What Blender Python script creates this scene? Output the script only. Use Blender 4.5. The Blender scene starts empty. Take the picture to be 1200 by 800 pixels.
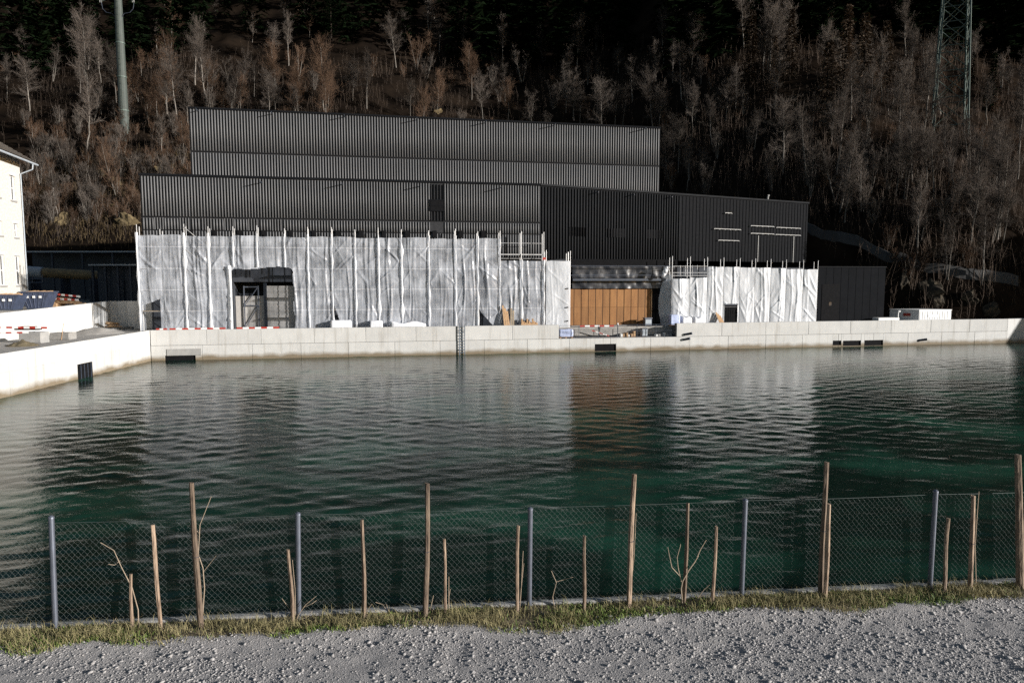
import bpy, math, random
import numpy as np
from mathutils import Vector, noise as mnoise
R = math.radians
S = bpy.context.scene
COL = S.collection

# ------------------------------------------------------------------ camera
FOC = 820.0                       # focal length in pixels of the 1200 px wide picture
PITCH = math.atan(75 / FOC)
EYE = Vector((0, 0, 7.6))
cam_d = bpy.data.cameras.new('camera')
cam_d.sensor_width = 36
cam_d.lens = FOC / 1200 * 36
cam_d.clip_end = 3000
cam = bpy.data.objects.new('camera', cam_d)
COL.objects.link(cam)
cam.location = EYE
cam.rotation_euler = (math.pi / 2 - PITCH, 0, 0)
S.camera = cam

# ------------------------------------------------------------------ light
PHI = R(11)                       # the quay wall runs 11 degrees off the picture plane
SUN_U, SUN_N, SUN_Z = 0.83, 0.54, 0.215
sx = SUN_U * math.cos(PHI) + SUN_N * math.sin(PHI)
sy = SUN_U * math.sin(PHI) - SUN_N * math.cos(PHI)
SUN = Vector((sx, sy, SUN_Z)).normalized()
sun_d = bpy.data.lights.new('sun', 'SUN')
sun_d.energy = 5.0
sun_d.angle = R(0.5)
sun_d.color = (1.0, 0.965, 0.92)
sun = bpy.data.objects.new('sun', sun_d)
COL.objects.link(sun)
sun.location = (60, -40, 60)
sun.rotation_euler = SUN.to_track_quat('Z', 'Y').to_euler()
W = bpy.data.worlds.new('World')
S.world = W
W.use_nodes = True
nt = W.node_tree
sky = nt.nodes.new('ShaderNodeTexSky')
sky.sky_type = 'NISHITA'
sky.sun_disc = False
sky.sun_elevation = math.asin(SUN.z)
sky.sun_rotation = math.atan2(SUN.x, SUN.y)
bg = nt.nodes['Background']
bg.inputs[1].default_value = 0.055
nt.links.new(sky.outputs[0], bg.inputs[0])
S.view_settings.view_transform = 'Standard'
S.view_settings.look = 'None'
S.view_settings.exposure = 0.6
S.view_settings.gamma = 1
S.cycles.use_denoising = False
S.cycles.sample_clamp_indirect = 2.0
S.cycles.max_bounces = 6
S.cycles.transparent_max_bounces = 12
S.cycles.caustics_reflective = False
S.cycles.caustics_refractive = False

# ------------------------------------------------------------------ helpers
def ray(px, py):
    c, s = math.cos(PITCH), math.sin(PITCH)
    x, y = px - 600, 400 - py
    return Vector((x, FOC * c + y * s, -FOC * s + y * c))

def on_z(px, py, z):
    r = ray(px, py)
    return EYE + r * ((z - EYE.z) / r.z)

def on_y(px, py, y):
    r = ray(px, py)
    return EYE + r * ((y - EYE.y) / r.y)

class Frame:
    """upright plane frame: s along, d away from the camera, z up"""
    def __init__(self, o, phi):
        self.o = Vector((o[0], o[1], 0)); self.phi = phi
        self.u = Vector((math.cos(phi), math.sin(phi), 0))
        self.m = Vector((-math.sin(phi), math.cos(phi), 0))
    def w(self, s, d, z):
        return self.o + self.u * s + self.m * d + Vector((0, 0, z))
    def pix(self, px, py, d):
        r = ray(px, py)
        o = self.o + self.m * d - EYE
        t = o.dot(self.m) / r.dot(self.m)
        p = EYE + r * t - self.o
        return p.dot(self.u), p.z
    def s(self, px, d, py=350):
        return self.pix(px, py, d)[0]
    def z(self, px, py, d):
        return self.pix(px, py, d)[1]

F1 = Frame((0, 70), PHI)

class MB:
    def __init__(self, off=(0, 0, 0)):
        self.v = []; self.f = []; self.off = off
    def box(self, x0, x1, y0, y1, z0, z1):
        n = len(self.v)
        self.v += [(x0, y0, z0), (x1, y0, z0), (x1, y1, z0), (x0, y1, z0), (x0, y0, z1), (x1, y0, z1), (x1, y1, z1), (x0, y1, z1)]
        self.f += [tuple(n + i for i in q) for q in ((0, 3, 2, 1), (4, 5, 6, 7), (0, 1, 5, 4), (1, 2, 6, 5), (2, 3, 7, 6), (3, 0, 4, 7))]
        return self
    def cbox(self, x0, x1, y0, y1, z0, z1, b=0.03):
        """box with chamfered front (low y) edges"""
        n = len(self.v)
        self.v += [(x0 + b, y0, z0 + b), (x1 - b, y0, z0 + b), (x1 - b, y0, z1 - b), (x0 + b, y0, z1 - b),
                   (x0, y0 + b, z0), (x1, y0 + b, z0), (x1, y0 + b, z1), (x0, y0 + b, z1),
                   (x0, y1, z0), (x1, y1, z0), (x1, y1, z1), (x0, y1, z1)]
        q = [(0, 1, 2, 3), (8, 11, 10, 9)]
        for i in range(4):
            j = (i + 1) % 4
            q += [(i, i + 4, j + 4, j), (i + 4, i + 8, j + 8, j + 4)]
        self.f += [tuple(n + i for i in a) for a in q]
        return self
    def tube(self, p0, p1, r0, r1=None, n=8, cap=True):
        r1 = r0 if r1 is None else r1
        p0, p1 = Vector(p0), Vector(p1)
        a = (p1 - p0)
        if a.length < 1e-6: return self
        a.normalize()
        t = Vector((0, 0, 1)) if abs(a.z) < 0.9 else Vector((1, 0, 0))
        e = a.cross(t).normalized(); g = a.cross(e)
        k = len(self.v)
        for p, r in ((p0, r0), (p1, r1)):
            for i in range(n):
                th = 2 * math.pi * i / n
                self.v.append(tuple(p + e * (r * math.cos(th)) + g * (r * math.sin(th))))
        for i in range(n):
            j = (i + 1) % n
            self.f.append((k + i, k + j, k + n + j, k + n + i))
        if cap:
            self.f.append(tuple(k + i for i in reversed(range(n))))
            self.f.append(tuple(k + n + i for i in range(n)))
        return self
    def path(self, pts, r, n=8):
        for a, b in zip(pts[:-1], pts[1:]): self.tube(a, b, r, r, n)
        return self
    def prism(self, poly, z0, z1):
        """extrude a list of (x,y) from z0 to z1; z may be lists"""
        n = len(self.v); m = len(poly)
        za = z0 if isinstance(z0, (list, tuple)) else [z0] * m
        zb = z1 if isinstance(z1, (list, tuple)) else [z1] * m
        self.v += [(x, y, z) for (x, y), z in zip(poly, za)] + [(x, y, z) for (x, y), z in zip(poly, zb)]
        self.f.append(tuple(n + i for i in reversed(range(m)))); self.f.append(tuple(n + m + i for i in range(m)))
        for i in range(m):
            j = (i + 1) % m
            self.f.append((n + i, n + j, n + m + j, n + m + i))
        return self
    def mesh(self, name, smooth=False):
        me = bpy.data.meshes.new(name)
        o = self.off
        me.from_pydata([(a - o[0], b - o[1], c - o[2]) for a, b, c in self.v], [], self.f)
        if smooth:
            me.polygons.foreach_set('use_smooth', [True] * len(me.polygons))
        me.update()
        return me
    def build(self, name, mat, parent=None, smooth=False, kind=None):
        me = self.mesh(name, smooth)
        me.materials.append(mat)
        return link(name, me, parent, kind)

def link(name, me, parent=None, kind=None):
    o = bpy.data.objects.new(name, me)
    COL.objects.link(o)
    if parent: o.parent = parent
    if kind: o['kind'] = kind
    return o

def np_mesh(name, v, f, mat, smooth=False):
    """v (n,3) array, f (m,k) array of faces with k corners each"""
    me = bpy.data.meshes.new(name)
    v = np.asarray(v, dtype=np.float32); f = np.asarray(f, dtype=np.int32)
    k = f.shape[1]
    me.vertices.add(len(v)); me.vertices.foreach_set('co', v.ravel())
    me.loops.add(f.size); me.loops.foreach_set('vertex_index', f.ravel())
    me.polygons.add(len(f))
    me.polygons.foreach_set('loop_start', np.arange(0, f.size, k, dtype=np.int32))
    me.polygons.foreach_set('loop_total', np.full(len(f), k, dtype=np.int32))
    if smooth: me.polygons.foreach_set('use_smooth', np.ones(len(f), dtype=bool))
    me.update(calc_edges=True)
    me.materials.append(mat)
    return me

def tag(o, label, cat, group=None, kind=None):
    o['label'] = label
    if cat: o['category'] = cat
    if group: o['group'] = group
    if kind: o['kind'] = kind
    return o

def thing(name, label, cat, loc=(0, 0, 0), rz=0.0, group=None):
    o = bpy.data.objects.new(name, None)
    o.empty_display_size = 0.3
    COL.objects.link(o)
    o.location = loc; o.rotation_euler = (0, 0, rz)
    return tag(o, label, cat, group)

def fthing(fr, base, name, label, cat, group=None):
    """thing whose parts are written in a frame's coordinates; base = (s,d,z)"""
    o = thing(name, label, cat, fr.w(*base), fr.phi, group)
    return o

# numpy value noise
def _h(ix, iy, seed):
    n = (ix.astype(np.int64) * 374761393 + iy.astype(np.int64) * 668265263 + seed * 1442695) & 0xffffffff
    n = ((n ^ (n >> 13)) * 1274126177) & 0xffffffff
    return ((n ^ (n >> 16)) & 0xffff) / 65535.0
def vnoise(x, y, seed=0):
    x = np.asarray(x, float); y = np.asarray(y, float)
    ix, iy = np.floor(x), np.floor(y)
    fx, fy = x - ix, y - iy
    fx = fx * fx * (3 - 2 * fx); fy = fy * fy * (3 - 2 * fy)
    a, b = _h(ix, iy, seed), _h(ix + 1, iy, seed)
    c, d = _h(ix, iy + 1, seed), _h(ix + 1, iy + 1, seed)
    return (a * (1 - fx) + b * fx) * (1 - fy) + (c * (1 - fx) + d * fx) * fy
def fbm(x, y, oct=4, seed=0):
    t = 0; a = 0.5; s = 0
    for i in range(oct):
        t = t + a * vnoise(x * 2 ** i, y * 2 ** i, seed + i); s += a; a *= 0.5
    return t / s

# ------------------------------------------------------------------ materials
def mat(name, col, rough=0.8, metal=0.0, var=0.25, scale=4.0, bump=0.0, bscale=30.0, col2=None, spec=0.5, stretch=(1, 1, 1), objvar=0.0):
    m = bpy.data.materials.new(name); m.use_nodes = True
    t = m.node_tree; N = t.nodes; L = t.links
    b = N['Principled BSDF']
    b.inputs['Roughness'].default_value = rough
    b.inputs['Metallic'].default_value = metal
    b.inputs['Specular IOR Level'].default_value = spec
    tc = N.new('ShaderNodeTexCoord')
    mp = N.new('ShaderNodeMapping'); mp.inputs['Scale'].default_value = stretch
    L.new(tc.outputs['Object'], mp.inputs[0])
    n = N.new('ShaderNodeTexNoise'); n.inputs['Scale'].default_value = scale; n.inputs['Detail'].default_value = 6; n.inputs['Roughness'].default_value = 0.62
    L.new(mp.outputs[0], n.inputs['Vector'])
    r = N.new('ShaderNodeValToRGB')
    r.color_ramp.elements[0].position = 0.32; r.color_ramp.elements[1].position = 0.68
    c2 = col2 if col2 else tuple(min(1, c * (1 + var)) for c in col)
    c1 = col if col2 else tuple(c * (1 - var) for c in col)
    r.color_ramp.elements[0].color = (*c1, 1); r.color_ramp.elements[1].color = (*c2, 1)
    L.new(n.outputs[0], r.inputs[0])
    out = r.outputs[0]
    if objvar:
        oi = N.new('ShaderNodeObjectInfo')
        hs = N.new('ShaderNodeHueSaturation')
        mr = N.new('ShaderNodeMapRange'); mr.inputs['To Min'].default_value = 1 - objvar; mr.inputs['To Max'].default_value = 1 + objvar
        L.new(oi.outputs['Random'], mr.inputs[0]); L.new(mr.outputs[0], hs.inputs['Value']); L.new(out, hs.inputs['Color'])
        out = hs.outputs[0]
    L.new(out, b.inputs['Base Color'])
    if bump:
        n2 = N.new('ShaderNodeTexNoise'); n2.inputs['Scale'].default_value = bscale; n2.inputs['Detail'].default_value = 5
        L.new(mp.outputs[0], n2.inputs['Vector'])
        bp = N.new('ShaderNodeBump'); bp.inputs['Strength'].default_value = bump; bp.inputs['Distance'].default_value = 0.03
        L.new(n2.outputs[0], bp.inputs['Height']); L.new(bp.outputs[0], b.inputs['Normal'])
    return m

def concrete_mat(name, col, stain=True):
    m = mat(name, col, 0.85, var=0.07, scale=0.9, bump=0.15, bscale=14, objvar=0.05)
    t = m.node_tree; N = t.nodes; L = t.links
    b = N['Principled BSDF']
    src = b.inputs['Base Color'].links[0].from_socket
    geo = N.new('ShaderNodeNewGeometry')
    # vertical run-off streaks
    mp = N.new('ShaderNodeMapping'); mp.inputs['Scale'].default_value = (1.6, 1.6, 0.10)
    L.new(geo.outputs['Position'], mp.inputs[0])
    n = N.new('ShaderNodeTexNoise'); n.inputs['Scale'].default_value = 1.5; n.inputs['Detail'].default_value = 7; n.inputs['Roughness'].default_value = 0.7
    L.new(mp.outputs[0], n.inputs['Vector'])
    r = N.new('ShaderNodeValToRGB'); r.color_ramp.elements[0].position = 0.53; r.color_ramp.elements[1].position = 0.74
    r.color_ramp.elements[0].color = (0, 0, 0, 1); r.color_ramp.elements[1].color = (0.6, 0.6, 0.6, 1)
    L.new(n.outputs[0], r.inputs[0])
    mx = N.new('ShaderNodeMix'); mx.data_type = 'RGBA'
    mx.inputs[7].default_value = (col[0] * 0.5, col[1] * 0.45, col[2] * 0.38, 1)
    L.new(r.outputs[0], mx.inputs[0]); L.new(src, mx.inputs[6])
    out = mx.outputs[2]
    if stain:                                        # wet, brownish band just above the water
        sp = N.new('ShaderNodeSeparateXYZ'); L.new(geo.outputs['Position'], sp.inputs[0])
        n2 = N.new('ShaderNodeTexNoise'); n2.inputs['Scale'].default_value = 0.7; n2.inputs['Detail'].default_value = 6
        L.new(geo.outputs['Position'], n2.inputs['Vector'])
        ad = N.new('ShaderNodeMath'); ad.operation = 'MULTIPLY_ADD'; ad.inputs[1].default_value = -0.75
        L.new(n2.outputs[0], ad.inputs[0]); L.new(sp.outputs[2], ad.inputs[2])
        mr = N.new('ShaderNodeMapRange'); mr.inputs['From Min'].default_value = -0.22; mr.inputs['From Max'].default_value = 0.2
        mr.inputs['To Min'].default_value = 0.93; mr.inputs['To Max'].default_value = 0.0
        L.new(ad.outputs[0], mr.inputs[0])
        mx2 = N.new('ShaderNodeMix'); mx2.data_type = 'RGBA'; mx2.inputs[7].default_value = (0.16, 0.12, 0.07, 1)
        L.new(mr.outputs[0], mx2.inputs[0]); L.new(out, mx2.inputs[6]); out = mx2.outputs[2]
    L.new(out, b.inputs['Base Color'])
    return m

def film_mat(name, opaque, tint, lines=True, rough=0.28, swing=0.15):
    """builders' plastic film: part see-through, part white, glossy on its folds"""
    m = bpy.data.materials.new(name); m.use_nodes = True
    t = m.node_tree; N = t.nodes; L = t.links
    b = N['Principled BSDF']
    b.inputs['Base Color'].default_value = (*tint, 1); b.inputs['Roughness'].default_value = rough
    b.inputs['Specular IOR Level'].default_value = 0.6
    trl = N.new('ShaderNodeBsdfTranslucent'); trl.inputs[0].default_value = (*tint, 1)
    mixa = N.new('ShaderNodeMixShader'); mixa.inputs[0].default_value = 0.25
    L.new(b.outputs[0], mixa.inputs[1]); L.new(trl.outputs[0], mixa.inputs[2])
    tr = N.new('ShaderNodeBsdfTransparent'); tr.inputs[0].default_value = (0.93, 0.96, 1.0, 1)
    mixb = N.new('ShaderNodeMixShader')
    L.new(tr.outputs[0], mixb.inputs[1]); L.new(mixa.outputs[0], mixb.inputs[2])
    tc = N.new('ShaderNodeTexCoord')
    n = N.new('ShaderNodeTexNoise'); n.inputs['Scale'].default_value = 0.55; n.inputs['Detail'].default_value = 5; n.inputs['Roughness'].default_value = 0.6
    L.new(tc.outputs['Object'], n.inputs['Vector'])
    mr = N.new('ShaderNodeMapRange'); mr.inputs['From Min'].default_value = 0.3; mr.inputs['From Max'].default_value = 0.75
    mr.inputs['To Min'].default_value = opaque - swing; mr.inputs['To Max'].default_value = min(1, opaque + swing)
    L.new(n.outputs[0], mr.inputs[0]); fac = mr.outputs[0]
    if lines:                                        # woven reinforcement threads
        sp = N.new('ShaderNodeSeparateXYZ'); L.new(tc.outputs['Object'], sp.inputs[0])
        for ax, per, wd, amt in ((0, 0.52, 0.09, 0.22), (2, 2.0, 0.035, 0.25)):
            d = N.new('ShaderNodeMath'); d.operation = 'DIVIDE'; d.inputs[1].default_value = per; L.new(sp.outputs[ax], d.inputs[0])
            fr = N.new('ShaderNodeMath'); fr.operation = 'FRACT'; L.new(d.outputs[0], fr.inputs[0])
            lt = N.new('ShaderNodeMath'); lt.operation = 'LESS_THAN'; lt.inputs[1].default_value = wd; L.new(fr.outputs[0], lt.inputs[0])
            ml = N.new('ShaderNodeMath'); ml.operation = 'MULTIPLY_ADD'; ml.inputs[1].default_value = amt; ml.use_clamp = True
            L.new(lt.outputs[0], ml.inputs[0]); L.new(fac, ml.inputs[2]); fac = ml.outputs[0]
    L.new(fac, mixb.inputs[0])
    n2 = N.new('ShaderNodeTexNoise'); n2.inputs['Scale'].default_value = 1.3; n2.inputs['Detail'].default_value = 3
    mp = N.new('ShaderNodeMapping'); mp.inputs['Scale'].default_value = (1.6, 1, 0.6); mp.inputs['Rotation'].default_value = (0, R(25), 0)
    L.new(tc.outputs['Object'], mp.inputs[0]); L.new(mp.outputs[0], n2.inputs['Vector'])
    bp = N.new('ShaderNodeBump'); bp.inputs['Strength'].default_value = 0.45; bp.inputs['Distance'].default_value = 0.12
    L.new(n2.outputs[0], bp.inputs['Height']); L.new(bp.outputs[0], b.inputs['Normal'])
    L.new(mixb.outputs[0], N['Material Output'].inputs[0])
    return m

def water_mat():
    m = bpy.data.materials.new('green_basin_water'); m.use_nodes = True
    t = m.node_tree; N = t.nodes; L = t.links
    b = N['Principled BSDF']
    b.inputs['Roughness'].default_value = 0.04; b.inputs['IOR'].default_value = 1.33; b.inputs['Specular IOR Level'].default_value = 0.22
    geo = N.new('ShaderNodeNewGeometry')
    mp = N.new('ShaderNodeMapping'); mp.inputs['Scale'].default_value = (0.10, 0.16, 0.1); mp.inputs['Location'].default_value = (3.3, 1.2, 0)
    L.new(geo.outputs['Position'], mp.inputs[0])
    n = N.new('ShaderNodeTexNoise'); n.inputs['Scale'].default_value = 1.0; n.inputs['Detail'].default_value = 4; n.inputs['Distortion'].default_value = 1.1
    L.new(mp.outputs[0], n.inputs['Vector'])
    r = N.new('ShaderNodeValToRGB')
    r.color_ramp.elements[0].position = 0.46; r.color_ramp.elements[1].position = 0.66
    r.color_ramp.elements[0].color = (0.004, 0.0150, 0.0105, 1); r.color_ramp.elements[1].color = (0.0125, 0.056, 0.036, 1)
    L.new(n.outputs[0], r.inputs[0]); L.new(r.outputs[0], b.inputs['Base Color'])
    prev = None
    for sc, st, dist, strength in (((1.0, 2.0, 1), 2.0, 0.05, 0.25), ((1.5, 3.0, 1), 6.0, 0.02, 0.25)):
        mpw = N.new('ShaderNodeMapping'); mpw.inputs['Scale'].default_value = sc; mpw.inputs['Rotation'].default_value = (0, 0, R(-8))
        L.new(geo.outputs['Position'], mpw.inputs[0])
        nw = N.new('ShaderNodeTexNoise'); nw.inputs['Scale'].default_value = st; nw.inputs['Detail'].default_value = 3; nw.inputs['Distortion'].default_value = 0.4
        L.new(mpw.outputs[0], nw.inputs['Vector'])
        bp = N.new('ShaderNodeBump'); bp.inputs['Strength'].default_value = strength; bp.inputs['Distance'].default_value = dist
        L.new(nw.outputs[0], bp.inputs['Height'])
        if prev: L.new(prev.outputs[0], bp.inputs['Normal'])
        prev = bp
    L.new(prev.outputs[0], b.inputs['Normal'])
    return m

M = {}
M['concrete'] = concrete_mat('pale_quay_concrete', (0.50, 0.495, 0.48))
M['concrete_dry'] = concrete_mat('pale_terrace_concrete', (0.58, 0.575, 0.56), stain=False)
M['joint'] = mat('concrete_joint', (0.26, 0.25, 0.235), 0.9, var=0.2)
M['grey_concrete'] = mat('grey_concrete', (0.30, 0.295, 0.285), 0.9, var=0.15, scale=1.5, bump=0.2)
M['deck'] = mat('dusty_deck_concrete', (0.30, 0.285, 0.265), 0.95, var=0.25, scale=1.2, bump=0.3)
M['black'] = mat('black_void_steel', (0.007, 0.007, 0.008), 0.9, var=0.3, spec=0.1)
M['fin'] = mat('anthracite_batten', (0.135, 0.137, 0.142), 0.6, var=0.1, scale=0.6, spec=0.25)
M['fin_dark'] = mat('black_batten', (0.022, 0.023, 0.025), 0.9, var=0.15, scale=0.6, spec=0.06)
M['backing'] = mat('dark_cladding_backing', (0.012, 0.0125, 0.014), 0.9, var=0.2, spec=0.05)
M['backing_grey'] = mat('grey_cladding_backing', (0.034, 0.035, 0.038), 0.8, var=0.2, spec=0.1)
M['panel_black'] = mat('black_metal_panel', (0.0085, 0.0092, 0.011), 0.9, var=0.15, scale=0.8, spec=0.05)
M['dark_wall'] = mat('dark_ground_floor_wall', (0.032, 0.036, 0.045), 0.8, var=0.3, scale=0.4)
M['steel'] = mat('galvanised_steel', (0.135, 0.15, 0.185), 0.5, metal=0.6, var=0.15, scale=9)
M['ladder'] = mat('blue_grey_ladder_steel', (0.12, 0.15, 0.19), 0.6, var=0.2)
M['ledger'] = mat('dull_ledger_steel', (0.17, 0.17, 0.18), 0.7, var=0.2)
M['scaf'] = mat('scaffold_tube_steel', (0.50, 0.50, 0.50), 0.5, metal=0.35, var=0.2, scale=5)
M['plank'] = mat('scaffold_plank', (0.26, 0.21, 0.15), 0.85, var=0.3, scale=3)
M['film'] = film_mat('clear_builders_film', 0.56, (0.63, 0.66, 0.72), rough=0.22, swing=0.3)
M['film_wrap'] = film_mat('bunched_film', 0.86, (0.80, 0.81, 0.83), lines=False)
M['tarp'] = film_mat('white_scaffold_tarpaulin', 0.92, (0.70, 0.725, 0.765), lines=False, rough=0.4)
M['black_film'] = mat('black_plastic_foil', (0.02, 0.022, 0.028), 0.38, var=0.3, scale=2, bump=0.5, bscale=2.2, spec=0.5)
M['wood'] = mat('orange_plywood', (0.20, 0.088, 0.027), 0.8, col2=(0.28, 0.135, 0.046), scale=1.4, stretch=(2, 1, 0.35), objvar=0.14)
M['wood_dark'] = mat('wood_joint', (0.05, 0.025, 0.012), 0.8)
M['shutter'] = mat('roller_shutter', (0.42, 0.40, 0.38), 0.6, var=0.08)
M['rail'] = mat('white_rail', (0.26, 0.26, 0.25), 0.6)
M['white'] = mat('white_paint', (0.74, 0.74, 0.73), 0.5, var=0.05)
M['foil'] = mat('white_pallet_foil', (0.70, 0.71, 0.75), 0.3, var=0.1, scale=3, bump=0.6, bscale=6)
M['blue_foil'] = mat('blue_tarpaulin', (0.42, 0.48, 0.68), 0.45, var=0.15, scale=3, bump=0.6, bscale=6)
M['red'] = mat('red_paint', (0.36, 0.035, 0.022), 0.6, var=0.2)
M['skip_blue'] = mat('blue_skip_paint', (0.036, 0.048, 0.085), 0.7, var=0.3, scale=3)
M['timber'] = mat('site_timber', (0.42, 0.27, 0.15), 0.85, var=0.25, scale=5)
M['stone'] = mat('pale_rubble_stone', (0.64, 0.63, 0.60), 0.9, col2=(0.47, 0.44, 0.39), scale=4.5, bump=0.6, bscale=6)
M['slate'] = mat('grey_roof_tile', (0.15, 0.135, 0.12), 0.8, var=0.2, scale=6)
M['glass'] = mat('window_glass', (0.03, 0.035, 0.045), 0.1, var=0.2, spec=0.8)
M['pipe'] = mat('ochre_pipe', (0.20, 0.15, 0.075), 0.6, var=0.25, scale=1)
M['pipe_grey'] = mat('grey_pipe', (0.36, 0.40, 0.44), 0.5, var=0.15)
M['dark_steel'] = mat('dark_blue_steel', (0.035, 0.045, 0.065), 0.6, var=0.25)
M['pole_green'] = mat('green_mast_paint', (0.05, 0.062, 0.055), 0.7, var=0.15, scale=1.2)
M['lattice'] = mat('pylon_steel', (0.085, 0.115, 0.10), 0.6, metal=0.1, var=0.15)
M['stake'] = mat('weathered_stake_wood', (0.085, 0.055, 0.038), 0.85, col2=(0.33, 0.245, 0.175), scale=5.0, stretch=(5, 5, 0.9), bump=0.5, bscale=10, objvar=0.45)
M['wire'] = mat('chain_link_wire', (0.12, 0.14, 0.138), 0.55, metal=0.4, var=0.1)
M['twig'] = mat('dry_twig', (0.34, 0.27, 0.20), 0.9, var=0.2)
M['gravel'] = mat('grey_gravel_stone', (0.29, 0.278, 0.275), 0.9, col2=(0.42, 0.405, 0.398), scale=45, objvar=0.0, spec=0.2)
M['gravel_bed'] = mat('gravel_bed', (0.26, 0.25, 0.247), 0.95, col2=(0.40, 0.385, 0.38), scale=38, bump=0.9, bscale=70, spec=0.2)
M['soil'] = mat('dry_verge_soil', (0.10, 0.08, 0.045), 0.95, col2=(0.19, 0.155, 0.095), scale=11, bump=0.8, bscale=40)
M['grass_dry'] = mat('dry_grass', (0.18, 0.16, 0.07), 0.9, col2=(0.36, 0.31, 0.165), scale=3)
M['grass_green'] = mat('green_verge_leaf', (0.075, 0.125, 0.022), 0.7, col2=(0.18, 0.24, 0.05), scale=4)
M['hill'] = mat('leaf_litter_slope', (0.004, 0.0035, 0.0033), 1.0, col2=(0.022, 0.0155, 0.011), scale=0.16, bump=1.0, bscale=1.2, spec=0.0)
M['bark'] = mat('grey_bark', (0.12, 0.107, 0.092), 0.9, col2=(0.22, 0.20, 0.178), scale=1.2, objvar=0.3, spec=0.05)
M['twigs_grey'] = mat('grey_twigs', (0.066, 0.055, 0.047), 0.9, col2=(0.125, 0.106, 0.092), scale=0.5, objvar=0.4, spec=0.0)
M['twigs_red'] = mat('russet_twigs', (0.075, 0.046, 0.031), 0.9, col2=(0.130, 0.088, 0.062), scale=0.5, objvar=0.35, spec=0.0)
M['larch'] = mat('brown_larch_twigs', (0.080, 0.062, 0.047), 0.9, col2=(0.140, 0.108, 0.082), scale=0.5, objvar=0.3, spec=0.0)
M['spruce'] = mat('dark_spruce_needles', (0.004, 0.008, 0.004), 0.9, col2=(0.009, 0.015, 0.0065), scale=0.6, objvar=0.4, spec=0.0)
M['bark_dark'] = mat('dark_conifer_bark', (0.03, 0.024, 0.02), 0.95, var=0.3, spec=0.0)
M['rock'] = mat('slope_rock', (0.022, 0.02, 0.018), 0.95, col2=(0.075, 0.062, 0.045), scale=1.6, bump=1.0, bscale=5, spec=0.05)
M['rock_ochre'] = mat('ochre_grass_rock', (0.055, 0.042, 0.024), 0.95, col2=(0.17, 0.13, 0.072), scale=2.6, bump=1.0, bscale=7, spec=0.05)
M['tan_grass'] = mat('tan_bank_grass', (0.085, 0.062, 0.036), 0.95, col2=(0.19, 0.14, 0.08), scale=0.3, spec=0.0)
M['brush'] = mat('grey_brown_brush', (0.056, 0.043, 0.035), 0.95, col2=(0.115, 0.090, 0.073), scale=0.2, spec=0.0)
M['track'] = mat('pale_hill_track', (0.05, 0.049, 0.048), 0.95, var=0.3, scale=0.8, bump=0.4)
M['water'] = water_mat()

# ================================================================== SETTING
DECK_Z = 2.4
WALL_TOP = 2.8
LEDGE_Z = 1.38
FOOT = [(-400, 112), (-200, 108), (-60, 101), (-36, 100), (0, 104), (25, 101), (40, 92), (50, 86), (62, 84), (90, 88), (200, 92), (400, 100)]
fx_, fy_ = zip(*FOOT)
def sstep(a, b, x):
    t = np.clip((x - a) / (b - a), 0, 1); return t * t * (3 - 2 * t)
def height(x, y):
    x = np.asarray(x, float); y = np.asarray(y, float)
    foot = np.interp(x, fx_, fy_) + 3 * (fbm(x / 14, y * 0 + 3, 3, 5) - 0.5)
    t = y - foot
    steep = 1.25 + 0.5 * sstep(20, 45, x)
    rise = np.where(t < 0, 0, np.where(t < 7, t * steep, 7 * steep + (t - 7) * 0.70))
    rough = (fbm(x / 22, y / 22, 5, 11) - 0.5) * 9 * sstep(2, 25, t) + (fbm(x / 3.2, y / 3.2, 3, 21) - 0.5) * 1.7 * sstep(-1, 4, t)
    z = 1.6 + rise + rough + (fbm(x / 90, y / 90, 3, 31) - 0.5) * 22 * sstep(25, 120, t)
    # unseen spur added right of the view to shade the slope and wall end
    sp = 22 * sstep(84, 112, x) * sstep(56, 70, y) + (fbm(x / 25, y / 25, 4, 41) - 0.5) * 8 * sstep(84, 130, x)
    z = np.maximum(z, 1.6 + sp * 1.0)
    d = (y - 70) * math.cos(PHI) - x * math.sin(PHI)
    basin = (d < 3.0) & (x < 82)
    z = np.where(basin, -4.0, z)
    left = (x < -36) & (y < 92) & (y > 20)
    return np.where(left, np.where(y > 75, z, -4), z)

def grid_mesh(name, xs, ys, fn, mt, smooth=True):
    X, Y = np.meshgrid(xs, ys)
    Z = fn(X, Y)
    v = np.stack([X.ravel(), Y.ravel(), Z.ravel()], 1)
    nx, ny = len(xs), len(ys)
    i = np.arange(nx - 1)[None, :] + nx * np.arange(ny - 1)[:, None]
    i = i.ravel()
    f = np.stack([i, i + 1, i + nx + 1, i + nx], 1)
    return np_mesh(name, v, f, mt, smooth)

xs = np.concatenate([np.arange(-420, -100, 10), np.arange(-100, 100, 1.2), np.arange(100, 425, 8)])
ys = np.concatenate([np.arange(34, 76, 2.0), np.arange(76, 170, 1.0), np.arange(170, 300, 3.0), np.arange(300, 660, 10)])
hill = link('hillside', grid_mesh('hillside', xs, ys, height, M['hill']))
tag(hill, 'steep wooded valley slope of dark leaf litter', None, kind='structure')
def hz(x, y): return float(height(np.array([x]), np.array([y]))[0])
def on_hill(px, py):
    """where the sight line through a picture point meets the slope"""
    r = ray(px, py).normalized()
    lo = 75.0
    tt = np.arange(lo, 500, 0.5)
    X = EYE.x + r.x * tt; Y = EYE.y + r.y * tt; Z = EYE.z + r.z * tt
    ok = np.nonzero(Z < height(X, Y))[0]
    k = ok[0] if len(ok) else len(tt) - 1
    return Vector((X[k], Y[k], Z[k]))

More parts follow.
